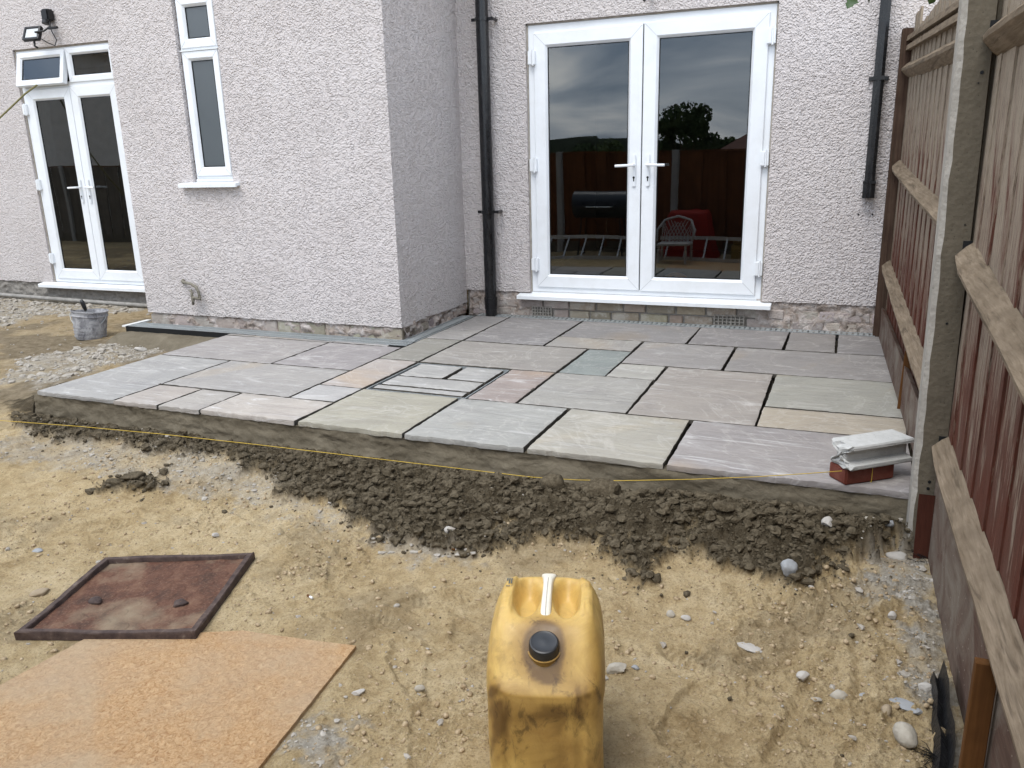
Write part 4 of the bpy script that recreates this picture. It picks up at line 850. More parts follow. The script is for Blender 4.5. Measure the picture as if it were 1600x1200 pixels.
# small pieces set in the recessed tray
for q in ((1.875,2.155,.905,1.175),(2.190,2.430,.905,1.175),(1.875,2.430,.700,.880),(1.875,2.430,.607,.672)):
    slab(0,0,0,0, (.44,.435,.42), .8, x=q, th=.022)
# slivers along the bay drain
for q in ((-.0+.02,.95,1.558,1.590),(.965,1.40,1.556,1.592)): slab(0,0,0,0, (.36,.35,.34), .4, x=q, th=.022)
mb = MB(); 
for a, b, c, d in ((1.842,1.848,.585,1.20),(2.452,2.458,.585,1.20),(1.849,2.451,.585,.590),(1.849,2.451,1.195,1.20)): mb.box(a, b, c, d, -.028, -.004)
ob = part('tray_edge', mb, M_GALV, patio)
# drainage channel
dr = thing('drainage_channel', 'galvanised slotted drain channel running round the foot of the walls', 'drain', (1.5, 2.75, 0))
def grating(x0, x1, y0, y1, pitch, slot, axis='x', rows=((.0, 1.0),)):
    """top plate pierced by slots; slots follow each other along axis"""
    L = (x1-x0) if axis == 'x' else (y1-y0); W = (y1-y0) if axis == 'x' else (x1-x0); n = int(L/pitch); mb = MB(); e = .010
    def b(a0, a1, c0, c1, z0=-.005, z1=-.001):
        if axis == 'x': mb.box(x0+a0, x0+a1, y0+c0, y0+c1, z0, z1)
        else: mb.box(x0+c0, x0+c1, y0+a0, y0+a1, z0, z1)
    cs = [0] ; inner = W-2*e
    ed = [e+inner*r0 for r0, r1 in rows]; 
    b(0, L, 0, e); b(0, L, W-e, W)
    for i in range(len(rows)-1): b(0, L, e+inner*rows[i][1], e+inner*rows[i+1][0])
    for k in range(n+1):
        a0 = k*pitch; a1 = min(L, a0+pitch-slot)
        if a1 > a0:
            for r0, r1 in rows: b(a0, a1, e+inner*r0+.00005, e+inner*r1-.00005, -.0048, -.0012)
    return mb
X0 = 1.535
while X0 < 4.46:
    X1 = min(X0+1.0, 4.50); part('grating', grating(X0, X1-.004, 2.752, 2.846, .036, .014, rows=((0,.30),(.36,.9))), M_GALV, dr); X0 = X1
X0 = -1.03
while X0 < 1.50:
    X1 = min(X0+.86, 1.53); part('grating', grating(X0, X1-.004, 1.602, 1.752, .022, .009, rows=((0,.42),(.5,.95))), M_GALV, dr); X0 = X1
part('grating', grating(1.415, 1.528, 1.755, 2.72, .03, .008, 'y', rows=((.1,.4),(.55,.85))), M_GALV, dr)
mb = MB().box(1.53, 4.50, 2.75, 2.848, -.06, -.03).box(-1.03, 1.53, 1.60, 1.756, -.07, -.04).box(1.41, 1.53, 1.757, 2.749, -.06, -.03)
mb.box(-1.032, .25, 1.590, 1.599, -.075, -.001).box(-1.04, -1.031, 1.59, 1.76, -.075, -.001)
part('channel_body', mb, M_GASKET, dr)
part('end_strip', MB().box(-1.09, -1.042, 1.60, 1.86, -.012, .0), M_WHITEP, dr)
# loose slab of smoothed mortar below the left end of the drain
mb = MB(); n1, n2 = 60, 26
Xp, Yp = np.meshgrid(np.linspace(-1.12, .0, n1), np.linspace(1.25, 1.60, n2), indexing='ij'); Zp = -.13+.090*sstep(1.30, 1.52, Yp+.05*fbm(Xp*4, Yp*4, 2))*sstep(-1.12, -1.02, Xp)+.006*fbm(Xp*12, Yp*12, 3)
mb.v = np.stack([Xp, Yp, Zp], -1).reshape(-1, 3).tolist(); mb.f = [(i*n2+j, (i+1)*n2+j, (i+1)*n2+j+1, i*n2+j+1) for i in range(n1-1) for j in range(n2-1)]
part('bedding_mortar', mb, M_BED, dr, smooth=True)

# ================================================================== THE SIDE FENCE
def fx(y): return 4.648-.036*y
fence = thing('side_fence', 'worn red-brown board fence with arris rails and a concrete post right of the paving', 'fence', (4.62, 0, -.2))
BM = {}
def board_mesh(w, h, t, k):
    key = (round(w, 3), round(h, 2), k)
    if key in BM: return BM[key]
    r = random.Random(k); n = 8; mb = MB(); vs = []
    for i in range(n+1):
        z = h*i/n; j = r.uniform(-.002, .002)
        j = r.uniform(-.0006, .0006); vs += [(-t*.44+j, -w/2, z), (-t*.50+j, w/2, z), (t*.5, w/2, z), (t*.5, -w/2, z)]
    fs = [(i*4+a, i*4+(a+1) % 4, (i+1)*4+(a+1) % 4, (i+1)*4+a) for i in range(n) for a in range(4)] + [(0,1,2,3), (n*4+3,n*4+2,n*4+1,n*4)]
    me = mesh('board', vs, fs, M_BOARD); BM[key] = me; return me
def boards(par, y0, y1, z0, z1, w, base, wear, step=None):
    y = y0; i = 0
    while y < y1-.02:
        zt = z1(y) if callable(z1) else z1; zb = z0(y) if callable(z0) else z0
        o = link('board', board_mesh(w, round(zt-zb, 1)+.05, .014, i % 4), par, color=(min(1, max(0, wear(y)+random.uniform(-.10,.10))), random.random(), 0))
        o.location = Vector((fx(y+w/2)+random.uniform(-.0008,.0008), y+w/2, zb)) - par.location
        o.rotation_euler = (0, random.uniform(-.0012,.0012), random.uniform(-.004,.004)); y += w*1.0; i += 1
boards(fence, -2.45, -.10, .04, 1.95, .20, 0, lambda y: .30+.35*sstep(-.55, -.15, y))
boards(fence, .02, 2.70, .14, lambda y: 1.78+.05*y, .18, 0, lambda y: .34)
def rail(par, pts, hh=.046, pr=.056, name='rail', seed=0, flatz=False):
    """arris rail: triangular section, ridge towards the garden, gently warped"""
    r = random.Random(seed); mb = MB(); N = 14; P0, P1 = pts; prev = None
    for i in range(N+1):
        s = i/N; y = P0[0]*(1-s)+P1[0]*s; z = P0[1]*(1-s)+P1[1]*s + .006*math.sin(s*5+seed) + r.uniform(-.0015,.0015); x = fx(y)-.0065
        pe = pr*(1 if 0 < i < N else .8)+r.uniform(-.002,.002)
        q = [(x, y, z+hh), (x-pe*.42, y, z+hh*.72), (x-pe, y, z+.008), (x-pe*.96, y, z-.006), (x-pe*.35, y, z-hh*.75), (x, y, z-hh)]
        mb.v += q
        if i: o = (i-1)*6; mb.f += [(o+a, o+(a+1) % 6, o+6+(a+1) % 6, o+6+a) for a in range(6)]
    mb.f += [tuple(range(6)), tuple(range(N*6+5, N*6-1, -1))]
    o = part(name, mb, M_RAIL, par, smooth='auto', loc=(0, (P0[0]+P1[0])/2, P0[1])); return o
rail(fence, ((.0, 1.545), (2.76, 1.69)), seed=1); rail(fence, ((.0, .925), (2.76, 1.10)), seed=2); rail(fence, ((.0, .30), (2.76, .46)), seed=3)
rail(fence, ((-.172, 1.535), (-2.4, 1.515)), .052, .060, seed=4); rail(fence, ((-.172, .880), (-2.4, .56)), .052, .060, seed=5); rail(fence, ((-.172, .225), (-2.4, .085)), .050, .060, seed=6)
# slanting capping battens on the far panel
for k, (za, zb, dx) in enumerate(((1.66, 1.815, .02), (1.705, 1.87, .012))):
    part('capping_batten', MB().prism([(-.030,-.016),(0,-.016),(0,.016),(-.026,.014)], (fx(.0)-.010, .0, za), (fx(2.76)-.008, 2.76, zb)), M_RAIL, fence)
# gravel boards (horizontal planks at the foot)
part('gravel_board', MB().prism([(-.024,0),(-.002,0),(-.002,.36),(-.024,.36)], (fx(-2.45)-.006, -2.45, -.24), (fx(-.17)-.006, -.17, -.215)), M_GBOARD, fence)
part('gravel_board', MB().prism([(-.026,0),(-.002,0),(-.002,.20),(-.026,.215)], (fx(.0)-.010, .0, .0), (fx(2.70)-.006, 2.70, -.01)), M_GBOARD, fence, label='grey-brown gravel board leaning above the paving')
part('gravel_board_packing', MB().prism([(-.018,0),(-.002,0),(-.002,.25),(-.018,.25)], (fx(.0)-.008, .0, -.25), (fx(2.70)-.008, 2.70, -.25)), M_GBOARD, fence)
part('end_post', MB().box(4.482, 4.548, 2.762, 2.846, -.1, 1.93, .004), M_ENDPOST, fence)
part('end_post_batten', MB().box(4.545, 4.60, 2.70, 2.76, -.1, 1.90, .003), M_RAIL, fence)
# concrete post with broken arrises and slots
mb = MB(); n = 40; r = random.Random(3)
for i in range(n+1):
    z = -.35+2.35*i/n; lean = -.022*(z/2.0); c1 = .014+r.uniform(-.002,.0045); c2 = .012; y0, y1, xa, xb = -.165, -.045, 4.556+lean, 4.745+lean
    mb.v += [(xa+c1, y0, z), (xa, y0+c1*1.15, z), (xa, y1-c2, z), (xa+c2, y1, z), (xb, y1, z), (xb, y0, z), (4.700+lean, y0, z), (4.700+lean, y0+.03, z), (4.655+lean, y0+.03, z), (4.648+lean, y0, z)]
    if i: o = (i-1)*10; mb.f += [(o+a, o+(a+1) % 10, o+10+(a+1) % 10, o+10+a) for a in range(10)]
mb.f += [tuple(range(10)), tuple(range(n*10+9, n*10-1, -1))]
post = thing('concrete_post', 'mottled slotted concrete fence post at the end of the paving', 'fence post', (4.6, -.1, -.3))
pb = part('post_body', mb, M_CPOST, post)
pb.data.materials.append(concrete('pale_post_face', (.27, .25, .215), (.46, .43, .385), .004, 45))  # paler concrete tone for the faces turned towards -x
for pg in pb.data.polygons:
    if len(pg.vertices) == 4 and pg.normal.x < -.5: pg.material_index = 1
for x, z, r_ in ((4.612, 1.435, .0055), (4.606, 1.405, .0025), (4.60, .66, .004), (4.606, .10, .0055), (4.604, .075, .0055), (4.617, .98, .0025)):
    part('post_hole', MB().tube([(x, -.1668, z), (x, -.1655, z)], r_, 8), M_GASKET, post)
for x, z in ((4.600, 1.535), (4.600, .885), (4.600, .225)):
    part('rail_mortise', MB().box(x+.018, x+.045, -.1668, -.1653, z-.03, z+.045), M_GASKET, post)
# stakes
o = part('wooden_stake', MB().prism([(-.026,-.012),(.026,-.012),(.026,.012),(-.026,.012)], (4.607, -.215, -.33), (4.600, -.205, .055)), M_STAKE, loc=(4.6,-.2,-.3)); tag(o, 'short red-brown stake against the foot of the concrete post', 'stake')
o = part('wooden_stake', MB().box(4.612, 4.658, -1.315, -1.290, -.40, .125, .002), M_NEWWOOD, loc=(4.62,-1.3,-.3)); tag(o, 'orange-brown treated stake under the bottom rail at the lower right', 'stake')
o = part('wooden_stake', MB().prism([(-.018,-.022),(.018,-.022),(.018,.022),(-.018,.022)], (4.578, 1.04, -.06), (4.590, 1.08, .26)), M_NEWWOOD, loc=(4.58,1.05,0)); tag(o, 'small orange-brown stake between the paving and the fence', 'stake')
# black membrane
pts = [(4.60,-.88),(4.604,-.98),(4.600,-1.06),(4.603,-1.14),(4.598,-1.22),(4.585,-1.30),(4.57,-1.42)]; mb = MB(); r = random.Random(5)
for i, (x, y) in enumerate(pts):
    z = gz(x-.02, y); w = .012+.016*min(i, 4)/4
    mb.v += [(x-w, y, z+.004), (x-w*.45, y+.004, z+.026+r.uniform(0,.01)), (x+.006, y, z+.012), (x+.016, y+.003, z+.075)]
    if i: o_ = (i-1)*4; mb.f += [(o_+a, o_+a+1, o_+a+5, o_+a+4) for a in range(3)]
mem = thing('black_membrane', 'torn strip of frayed black plastic membrane along the foot of the fence', 'membrane', (4.6, -1.15, -.25))
part('membrane_strip', mb, M_MEMB, mem); mb = MB()
for k in range(110):
    y = r.uniform(-1.44, -1.17); x = 4.585+r.uniform(-.015,.005); z = gz(x, y)+.01; a = r.uniform(1.9, 4.0); l = r.uniform(.015, .05)
    mb.tube([(x, y, z), (x+math.cos(a)*l*.6, y+math.sin(a)*l*.5, z+r.uniform(0,.018)), (x+math.cos(a)*l, y+math.sin(a)*l*.9, z-.004+r.uniform(0,.014))], .0009, 3, cap=False)
for k in range(26):
    y = r.uniform(-.27, -.17); x = 4.60+r.uniform(-.01,.03); z = gz(4.58, y)+.01; a = r.uniform(2, 5); l = r.uniform(.02, .05)
    mb.tube([(x, y, z), (x+math.cos(a)*l, y+math.sin(a)*l, z+.01)], .001, 3, cap=False)
part('frayed_threads', mb, M_MEMB, mem, kind='stuff')
# overhanging holly-like sprig at the top
def leaf_mesh():
    mb = MB(); n = 6; L = .085; W = .026
    for i in range(n+1):
        s = i/n; w = W*math.sin(math.pi*min(1, s*.96+.04))**.7*(1.25 if i % 2 else .72); c = .012*math.sin(s*3)
        mb.v += [(s*L, -w, c+.006*(i % 2)), (s*L, 0, c-.004), (s*L, w, c+.006*(i % 2))]
        if i: o = (i-1)*3; mb.f += [(o, o+1, o+4, o+3), (o+1, o+2, o+5, o+4)]
    return mesh('leaf', mb.v, mb.f, M_LEAF, smooth=True, flip=False)
LM = leaf_mesh()
def sprig(label, base, pts, n, group, seed):
    t_ = thing('holly_sprig', label, 'sprig', base, group=group); r = random.Random(seed); mb = MB()
    mb.tube(pts, .003, 5); part('twig', mb, M_BARK, t_)
    for i in range(n):
        s = (i+1)/(n+.2)*(len(pts)-1); k = min(int(s), len(pts)-2); p = Vector(pts[k]).lerp(Vector(pts[k+1]), s-k)
        o = link('leaf', LM, t_); o.location = p - Vector(base); o.rotation_euler = (r.uniform(-.8,.8), r.uniform(.2,1.3), r.uniform(-3.1,3.1)); o.scale = (r.uniform(.7,1.1),)*3
    return t_
sprig('green leafy sprig hanging over the far panel of the fence', (4.72, 1.5, 2.05), [(4.80,1.5,2.12),(4.70,1.48,2.03),(4.62,1.47,1.965),(4.57,1.46,1.925)], 11, 'sprigs hanging in at the top edge', 4)
sprig('single dangling brown-green leaf at the top left of the fence', (4.26, 1.5, 2.2), [(4.30,1.5,2.20),(4.24,1.5,2.00),(4.215,1.5,1.925)], 4, 'sprigs hanging in at the top edge', 12)

# ================================================================== THINGS ON THE PAVING
bk = thing('brick', 'single red brick lying on the paving beneath the concrete offcut', 'brick', (4.395, .062, .001), (0, 0, math.radians(38)))
bm = bmesh.new(); bmesh.ops.create_cube(bm, size=1)
for v in bm.verts: v.co = (v.co.x*.218, v.co.y*.102, v.co.z*.064+.032)
bmesh.ops.bevel(bm, geom=bm.edges[:], offset=.006, segments=3, affect='EDGES')
part('brick_body', MB().bm(bm), M_REDBRICK, bk, world=False, smooth='auto')
part('string_loop', MB().tube([(.005,-.0535,-.0),(.005,-.0535,.0655),(.012,.0535,.0655),(.012,.0535,.0),(.005,-.0535,.0)], .0013, 5), M_STRING, bk, world=False)
ho = thing('concrete_offcut', 'broken white-topped offcut of slotted concrete post resting on the red brick', 'concrete block', (4.425, .070, .067), (0, 0, math.radians(40)))
prof = [(-.055,0),(.055,0),(.060,.006),(.060,.018),(.026,.027),(.026,.070),(.060,.080),(.060,.090),(.056,.096),(-.056,.096),(-.060,.090),(-.060,.080),(-.026,.070),(-.026,.027),(-.060,.018),(-.060,.006)]
mb = MB(); N = 16; r = random.Random(2)
# refine the profile so the broken end is rough
pf = []
for i in range(len(prof)):
    a, b = prof[i], prof[(i+1) % len(prof)]; m = 3
    pf += [(a[0]+(b[0]-a[0])*k/m, a[1]+(b[1]-a[1])*k/m) for k in range(m)]
m = len(pf)
for i in range(N+1):
    for (u, w) in pf:
        x = -.138+.276*i/N
        if i == 0: x += r.uniform(-.006,.008)
        e_ = r.uniform(-.0004,.0004)*(4 if i < 1 else 1); mb.v.append((x, u+e_, w+e_*.7))
    if i: o_ = (i-1)*m; mb.f += [(o_+a, o_+(a+1) % m, o_+m+(a+1) % m, o_+m+a) for a in range(m)]
c0 = len(mb.v)
rings = 4
for k in range(1, rings+1):
    for (u, w) in pf: s = 1-k/(rings+.3); mb.v.append((-.138+r.uniform(-.012,.006), u*s, .048+(w-.048)*s))
    o1 = 0 if k == 1 else c0+(k-2)*m; o2 = c0+(k-1)*m; mb.f += [(o1+(a+1) % m, o1+a, o2+a, o2+(a+1) % m) for a in range(m)]
mb.f.append(tuple(c0+(rings-1)*m+a for a in range(m))); mb.f.append(tuple(N*m+a for a in range(m-1, -1, -1)))
part('offcut_body', mb, M_CPALE, ho, world=False)
# builder's string
sp = [(-.75,-.44,-.075),(-.2,-.40,-.070),(.16,-.373,-.061),(.7,-.33,-.052),(1.203,-.294,-.050),(1.755,-.252,-.057),(2.425,-.202,-.070),(2.9,-.165,-.080),(3.113,-.150,-.084),(3.308,-.135,-.077),(3.495,-.121,-.061),(3.776,-.1,-.026),(4.017,-.081,.009),(4.201,-.067,.041),(4.325,-.052,.062)]
o = part('string_line', MB().tube(sp, .0016, 5), M_STRING, smooth=True); tag(o, "thin yellow builder's string stretched along the front of the paving", 'string')

# ================================================================== IRON COVER, SHEET, BUCKET
cv = thing('manhole_cover', 'rusty recessed iron manhole cover lying on the sand', 'manhole cover', (2.08, -1.26, -.245))
Q = [Vector(p) for p in ((1.726,-1.123,0),(2.250,-.893,0),(2.437,-1.410,0),(1.875,-1.615,0))]; cq = sum(Q, Vector())/4
def inset(d): return [p + (cq-p).normalized()*d for p in Q]
zb, zt = -.250, -.221
outer, inn, inn2 = inset(0), inset(.032), inset(.036)
for k in range(4):
    a, b, c, d = outer[k], outer[(k+1) % 4], inn[(k+1) % 4], inn[k]; mb = MB(); N = 20; r = random.Random(k)
    for i in range(N+1):
        s = i/N; p = a.lerp(b, s); q = d.lerp(c, s); j = r.uniform(-.0012,.0012); dz = .003*math.sin(s*6+k)
        mb.v += [(p.x, p.y, zb), (p.x+j, p.y+j, zt-.004+dz), (p.x*.88+q.x*.12, p.y*.88+q.y*.12, zt+j+dz), (p.x*.12+q.x*.88, p.y*.12+q.y*.88, zt+j+dz), (q.x, q.y, zt-.004+dz), (q.x, q.y, zb)]
        if i: o_ = (i-1)*6; mb.f += [(o_+t_, o_+(t_+1) % 6, o_+6+(t_+1) % 6, o_+6+t_) for t_ in range(6)]
    mb.f += [tuple(range(6)), tuple(range(N*6+5, N*6-1, -1))]
    part('rim', mb, M_RIM, cv, smooth='auto')
n = 70; I = inset(.030); U, V = np.meshgrid(np.linspace(0,1,n), np.linspace(0,1,n), indexing='ij')
px = (1-U)*(1-V)*I[0].x+U*(1-V)*I[1].x+U*V*I[2].x+(1-U)*V*I[3].x; py = (1-U)*(1-V)*I[0].y+U*(1-V)*I[1].y+U*V*I[2].y+(1-U)*V*I[3].y
pz = -.238+.0028*fbm(px*9, py*9, 4, .6)+.0015*fbm(px*50, py*50, 2)
for (cx_, cy_) in ((1.945,-1.365),(2.245,-1.275)): pz = pz + .015*np.exp(-((px-cx_)**2+(py-cy_)**2)/.016**2)*(1+.4*fbm(px*60, py*60, 2))
mb = MB(); mb.v = np.stack([px, py, pz], -1).reshape(-1, 3).tolist(); mb.f = [(i*n+j, (i+1)*n+j, (i+1)*n+j+1, i*n+j+1) for i in range(n-1) for j in range(n-1)]
part('tray_floor', mb, M_RUST, cv, smooth=True)
for (cx_, cy_) in ((1.945,-1.365),(2.245,-1.275)):
    V_, F_ = lump_base(3, int(cx_*10), .55, .25); mb = MB(); mb.v = (V_*[.024,.021,.021]+[cx_, cy_, -.232]).tolist(); mb.f = [tuple(f) for f in F_.tolist()]
    part('keyhole_plug', mb, M_RIM, cv, smooth=True)
# orange sheet
sheet_poly = [(2.945,-1.262),(2.75,-1.292),(2.545,-1.318),(2.30,-1.43),(2.09,-1.535),(2.06,-1.78),(2.04,-2.7),(3.13,-2.7),(3.005,-1.80)]
bm = bmesh.new(); vs = []; N = 0
dense = []
for i in range(len(sheet_poly)):
    a, b = sheet_poly[i], sheet_poly[(i+1) % len(sheet_poly)]; m = max(1, int(math.hypot(b[0]-a[0], b[1]-a[1])/.025))
    for k in range(m): s = k/m; w = .0022*float(fbm(np.array((a[0]+(b[0]-a[0])*s)*40), np.array((a[1]+(b[1]-a[1])*s)*40), 3)); dense.append((a[0]+(b[0]-a[0])*s+w, a[1]+(b[1]-a[1])*s+w))
f = bm.faces.new([bm.verts.new((x, y, -.2455)) for x, y in dense]); ret = bmesh.ops.extrude_face_region(bm, geom=[f])
for v in [g for g in ret['geom'] if isinstance(g, bmesh.types.BMVert)]: v.co.z = -.259
bmesh.ops.recalc_face_normals(bm, faces=bm.faces); mb = MB().bm(bm)
o = part('orange_sheet', mb, M_PLY, loc=(2.55, -1.9, -.25)); tag(o, 'stained orange-brown board lying flat on the sand in front of the iron cover', 'board')
# bucket
bu = thing('bucket', 'mortar-caked grey builders bucket on the ground by the left doors', 'bucket', (-1.41, 1.56, gz(-1.41, 1.56)-.005), (math.radians(-3), math.radians(4), .6))
bu.scale = (.9, .9, .9)
mb = MB(); n = 40; rows = [(.0,.118),(.012,.124),(.10,.134),(.16,.141),(.205,.146),(.207,.153),(.214,.153),(.216,.147),(.245,.149),(.247,.157),(.254,.157),(.255,.149),(.20,.138),(.03,.12)]
for z, rr in rows:
    for k in range(n):
        a = 2*math.pi*k/n; e_ = .0035*math.sin(a*3+1)*z*6; mb.v.append(((rr+e_)*math.cos(a), (rr-e_)*math.sin(a), z+.006*math.sin(a*2)*z*3))
for i in range(len(rows)-1): mb.f += [(i*n+k, i*n+(k+1) % n, (i+1)*n+(k+1) % n, (i+1)*n+k) for k in range(n)]
mb.f.append(tuple(range(n)))
part('bucket_body', mb, M_BUCKET, bu, world=False, smooth='auto')
mb = MB()
for row in range(4):
    for k in range(34):
        a = 2*math.pi*(k+.5*(row % 2))/34; z = .03+row*.027; rr = .126+.09*z+.001; mb.add([((rr)*math.cos(a+d), rr*math.sin(a+d), z+h) for d, h in ((-.055,0),(.0,-.010),(.055,0),(0,.010))]+[((rr+.004)*math.cos(a), (rr+.004)*math.sin(a), z)], [(0,1,4),(1,2,4),(2,3,4),(3,0,4)])
part('bucket_texture', mb, M_BUCKET, bu, world=False)
part('mortar_inside', MB().tube([(0,0,.15),(.004,0,.19),(0,0,.200)], .13, 24, rs=[.128,.134,.09]), M_BED, bu, world=False, smooth=True)
part('bucket_handle', MB().tube([(.152*math.cos(a), -.02-.10*math.sin(a)*.9, .232-.13*math.sin(a)) for a in [math.pi*k/14 for k in range(15)]], .003, 6), M_GALV, bu, world=False, smooth=True)
tw = thing('trowel', 'dark trowel handle sticking out of the grey bucket', 'trowel', (-1.40, 1.56, gz(-1.41, 1.56)+.20), (.2, -.3, .4))
part('handle', MB().tube([(0,0,.03),(.005,0,.06),(.012,0,.10),(.014,0,.125)], .014, 10, rs=[.011,.016,.018,.010]), M_CAP, tw, world=False, smooth=True)
part('blade', MB().prism([(-.002,-.05),(.002,-.05),(.002,.05),(-.002,.05)], (0,0,-.10), (0,0,.0), ((0,1,0),(1,0,0))).tube([(0,0,-.01),(0,0,.035)], .005, 6), M_GALV, tw, world=False)

# ================================================================== THE JERRYCAN
jc = thing('jerrycan', 'dirty yellow plastic jerrycan with black screw cap and cream handle', 'jerrycan', (3.694, -1.552, -.250), (0, 0, math.radians(17)))
JW, JD, JH = .134, .172, .466            # half width (x), half depth (y), height; front is -y
def jr(t, w, d, p=4.3):
    c, s = math.cos(t), math.sin(t); return w*math.copysign(abs(c)**(2/p), c), d*math.copysign(abs(s)**(2/p), s)
NT_ = 128
def jtop(a, b):
    a = np.asarray(a); b = np.asarray(b); f = -b
    h = JH - .050*sstep(.062, .158, f)**1.0 - .012*sstep(.0, -.155, b*-1*-1)*0
    well = 0
    for s in (-1, 1):
        q = np.hypot((a-s*.047)/.030, (b-.045)/np.where(b-.045 > 0, .072, .085)); well = well + sstep(1.25, .55, q)
    h = h - .046*np.clip(well, 0, 1)*sstep(.098, .04, f)
    h = h + .009*sstep(.074, .082, np.abs(a))*sstep(.113, .106, np.abs(a))*sstep(.05,.03,f)*sstep(-.14,-.125,f)      # raised shoulders
    for s in (-1, 1):                                                # small moulded bars on the shoulders
        for bb in (-.005, .085): h = h + .0045*((np.abs(a-s*.094) < .008) & (np.abs(b-bb) < .018))
    h = h + .005*np.exp(-((np.hypot(a, b+.112)-.043)/.006)**2)
    h = h - .006*np.exp(-(a/.03)**2)*sstep(.135, .16, f)
    return h
rows = []
zs = [0, .004, .012, .02, .035] + list(np.linspace(.05, .34, 20)) + [.350, .358, .365, .372, .378, .383, .388, .392]
V = []; Dd = []
for z in zs:
    for k in range(NT_):
        t_ = 2*math.pi*k/NT_; shr = 1-.10*(1-min(1, z/.02))**2 ; x, y = jr(t_, JW*shr, JD*shr)
        # recessed panels with ribs
        if .045 < z < .31:
            e_ = sstep(.045, .062, z)*sstep(.305, .275, z)
            if abs(y) > JD*.93 and abs(x) < .092: y -= math.copysign(.0065*e_*float(sstep(.092, .082, abs(x))), y); y += math.copysign(.003*e_*float(np.exp(-((abs(x)-.062)/.006)**2)), y)
            if abs(x) > JW*.93 and abs(y) < .125: x -= math.copysign(.0065*e_*float(sstep(.125, .113, abs(y))), x); x += math.copysign(.003*e_*float(np.exp(-((abs(y)-.085)/.006)**2)), x)
        bul = .004*math.sin(math.pi*z/.41); x *= 1+bul/JW; y *= 1+bul/JD
        V.append((x, y, z))
# shoulder and top: shrink rings, heights from jtop blended at the rim
RR = [.995, .985, .97, .95, .925, .895] + list(np.linspace(.865, .02, 44))
for i, s in enumerate(RR):
    for k in range(NT_):
        t_ = 2*math.pi*k/NT_; p_ = 4.3-1.5*(1-s) if s > .3 else 3.25; x, y = jr(t_, JW*s, JD*s, p_)
        zt_ = float(jtop(x, y)); dr_ = 1-s; rim_ = .392; k_ = min(1, dr_/.32); rr_ = math.sqrt(max(0, 1-(1-k_)**2)); top_low = zt_
        z = rim_ + (top_low-rim_)*rr_ if top_low > rim_-.05 else rim_+(top_low-rim_)*rr_
        if y < -.10: z = min(z, .392+(top_low-.392)*rr_+.0)
        V.append((x, y, z))
V.append((0, 0, float(jtop(0, 0)))); nr = len(zs)+len(RR)
F = [(i*NT_+k, i*NT_+(k+1) % NT_, (i+1)*NT_+(k+1) % NT_, (i+1)*NT_+k) for i in range(nr-1) for k in range(NT_)]
F += [((nr-1)*NT_+k, (nr-1)*NT_+(k+1) % NT_, len(V)-1) for k in range(NT_)] + [tuple(range(NT_-1, -1, -1))]
# soften the front shoulder: shear the front upper body downwards
V2 = []
for (x, y, z) in V:
    f_ = max(0, (-y-.055)/.108); up = float(sstep(.30, .42, z)); z2 = z - .052*up*f_**1.5*(1 if z < .416 else 1)
    V2.append((x, y, z2))
G_ = np.array(V2[:nr*NT_]).reshape(nr, NT_, 3)
wt_ = sstep(.34, .375, G_[:, :, 2])*sstep(-.03, -.075, G_[:, :, 1]); wt_ = np.maximum(wt_, .6*sstep(.36, .39, G_[:, :, 2])*(np.arange(nr)[:, None] < len(zs)+8)); wt_[0] = wt_[-1] = 0
for _ in range(26):
    L_ = G_.copy(); L_[1:-1] = (G_[2:]+G_[:-2]+np.roll(G_, 1, 1)[1:-1]+np.roll(G_, -1, 1)[1:-1])/4; G_ = G_+(L_-G_)*wt_[:, :, None]*.85
V2 = G_.reshape(-1, 3).tolist()+[V2[-1]]
can_me = mesh('can_body', V2, F, M_CAN, True, flip=True)
ca = np.array(V2); d = np.zeros(len(ca)); fr_ = sstep(-.10, -.15, ca[:, 1])
d = .72*fr_*sstep(.42, .30, ca[:, 2])*(.55+.45*sstep(.12, .36, ca[:, 2]))
d = np.maximum(d, .95*np.exp(-((np.hypot(ca[:, 0], ca[:, 1]+.112)-.030)/.030)**2)*(ca[:, 2] > .33))
d = np.maximum(d, .6*sstep(.08, .12, ca[:, 0])*sstep(-.02, -.12, ca[:, 1])*sstep(.30, .38, ca[:, 2]))
d = d + .16 + .40*fbm(ca[:, 0]*14+5, ca[:, 2]*9+ca[:, 1]*11, 4, .6)*(.3+fr_)
d = np.clip(d, 0, 1); a = can_me.color_attributes.new('dirt', 'FLOAT_COLOR', 'POINT'); a.data.foreach_set('color', np.stack([d, d, d, np.ones_like(d)], -1).astype('f4').ravel())
link('can_body', can_me, jc)
CY = -.106; CZ = .413
CM = Matrix.Translation((0, CY, CZ)) @ Matrix.Rotation(math.radians(17), 4, 'X')
mb = MB().tube([(0,0,-.03),(0,0,.004)], .034, 40).tube([(0,0,.004),(0,0,.006)], .0375, 40); nb = len(can_me.vertices)
neck = part('neck', mb.xf(CM), M_CAN, jc, world=False, smooth='auto')
a = neck.data.color_attributes.new('dirt', 'FLOAT_COLOR', 'POINT'); a.data.foreach_set('color', np.tile(np.array([.8,.8,.8,1], 'f4'), len(neck.data.vertices)))
mb = MB(); n = 72
for z, rr in ((.004,.0335),(.0045,.0345),(.026,.0335),(.0295,.0315),(.031,.0285),(.0300,.0265),(.0300,.010),(.0315,.005),(.0315,.001)):
    for k in range(n):
        t_ = 2*math.pi*k/n; q = rr*(1-.022*(k % 2)*(rr > .0328)); mb.v.append((q*math.cos(t_), q*math.sin(t_), z))
mb.f = [(i*n+k, i*n+(k+1) % n, (i+1)*n+(k+1) % n, (i+1)*n+k) for i in range(8) for k in range(n)] + [tuple(range(8*n, 9*n)), tuple(range(n-1, -1, -1))]
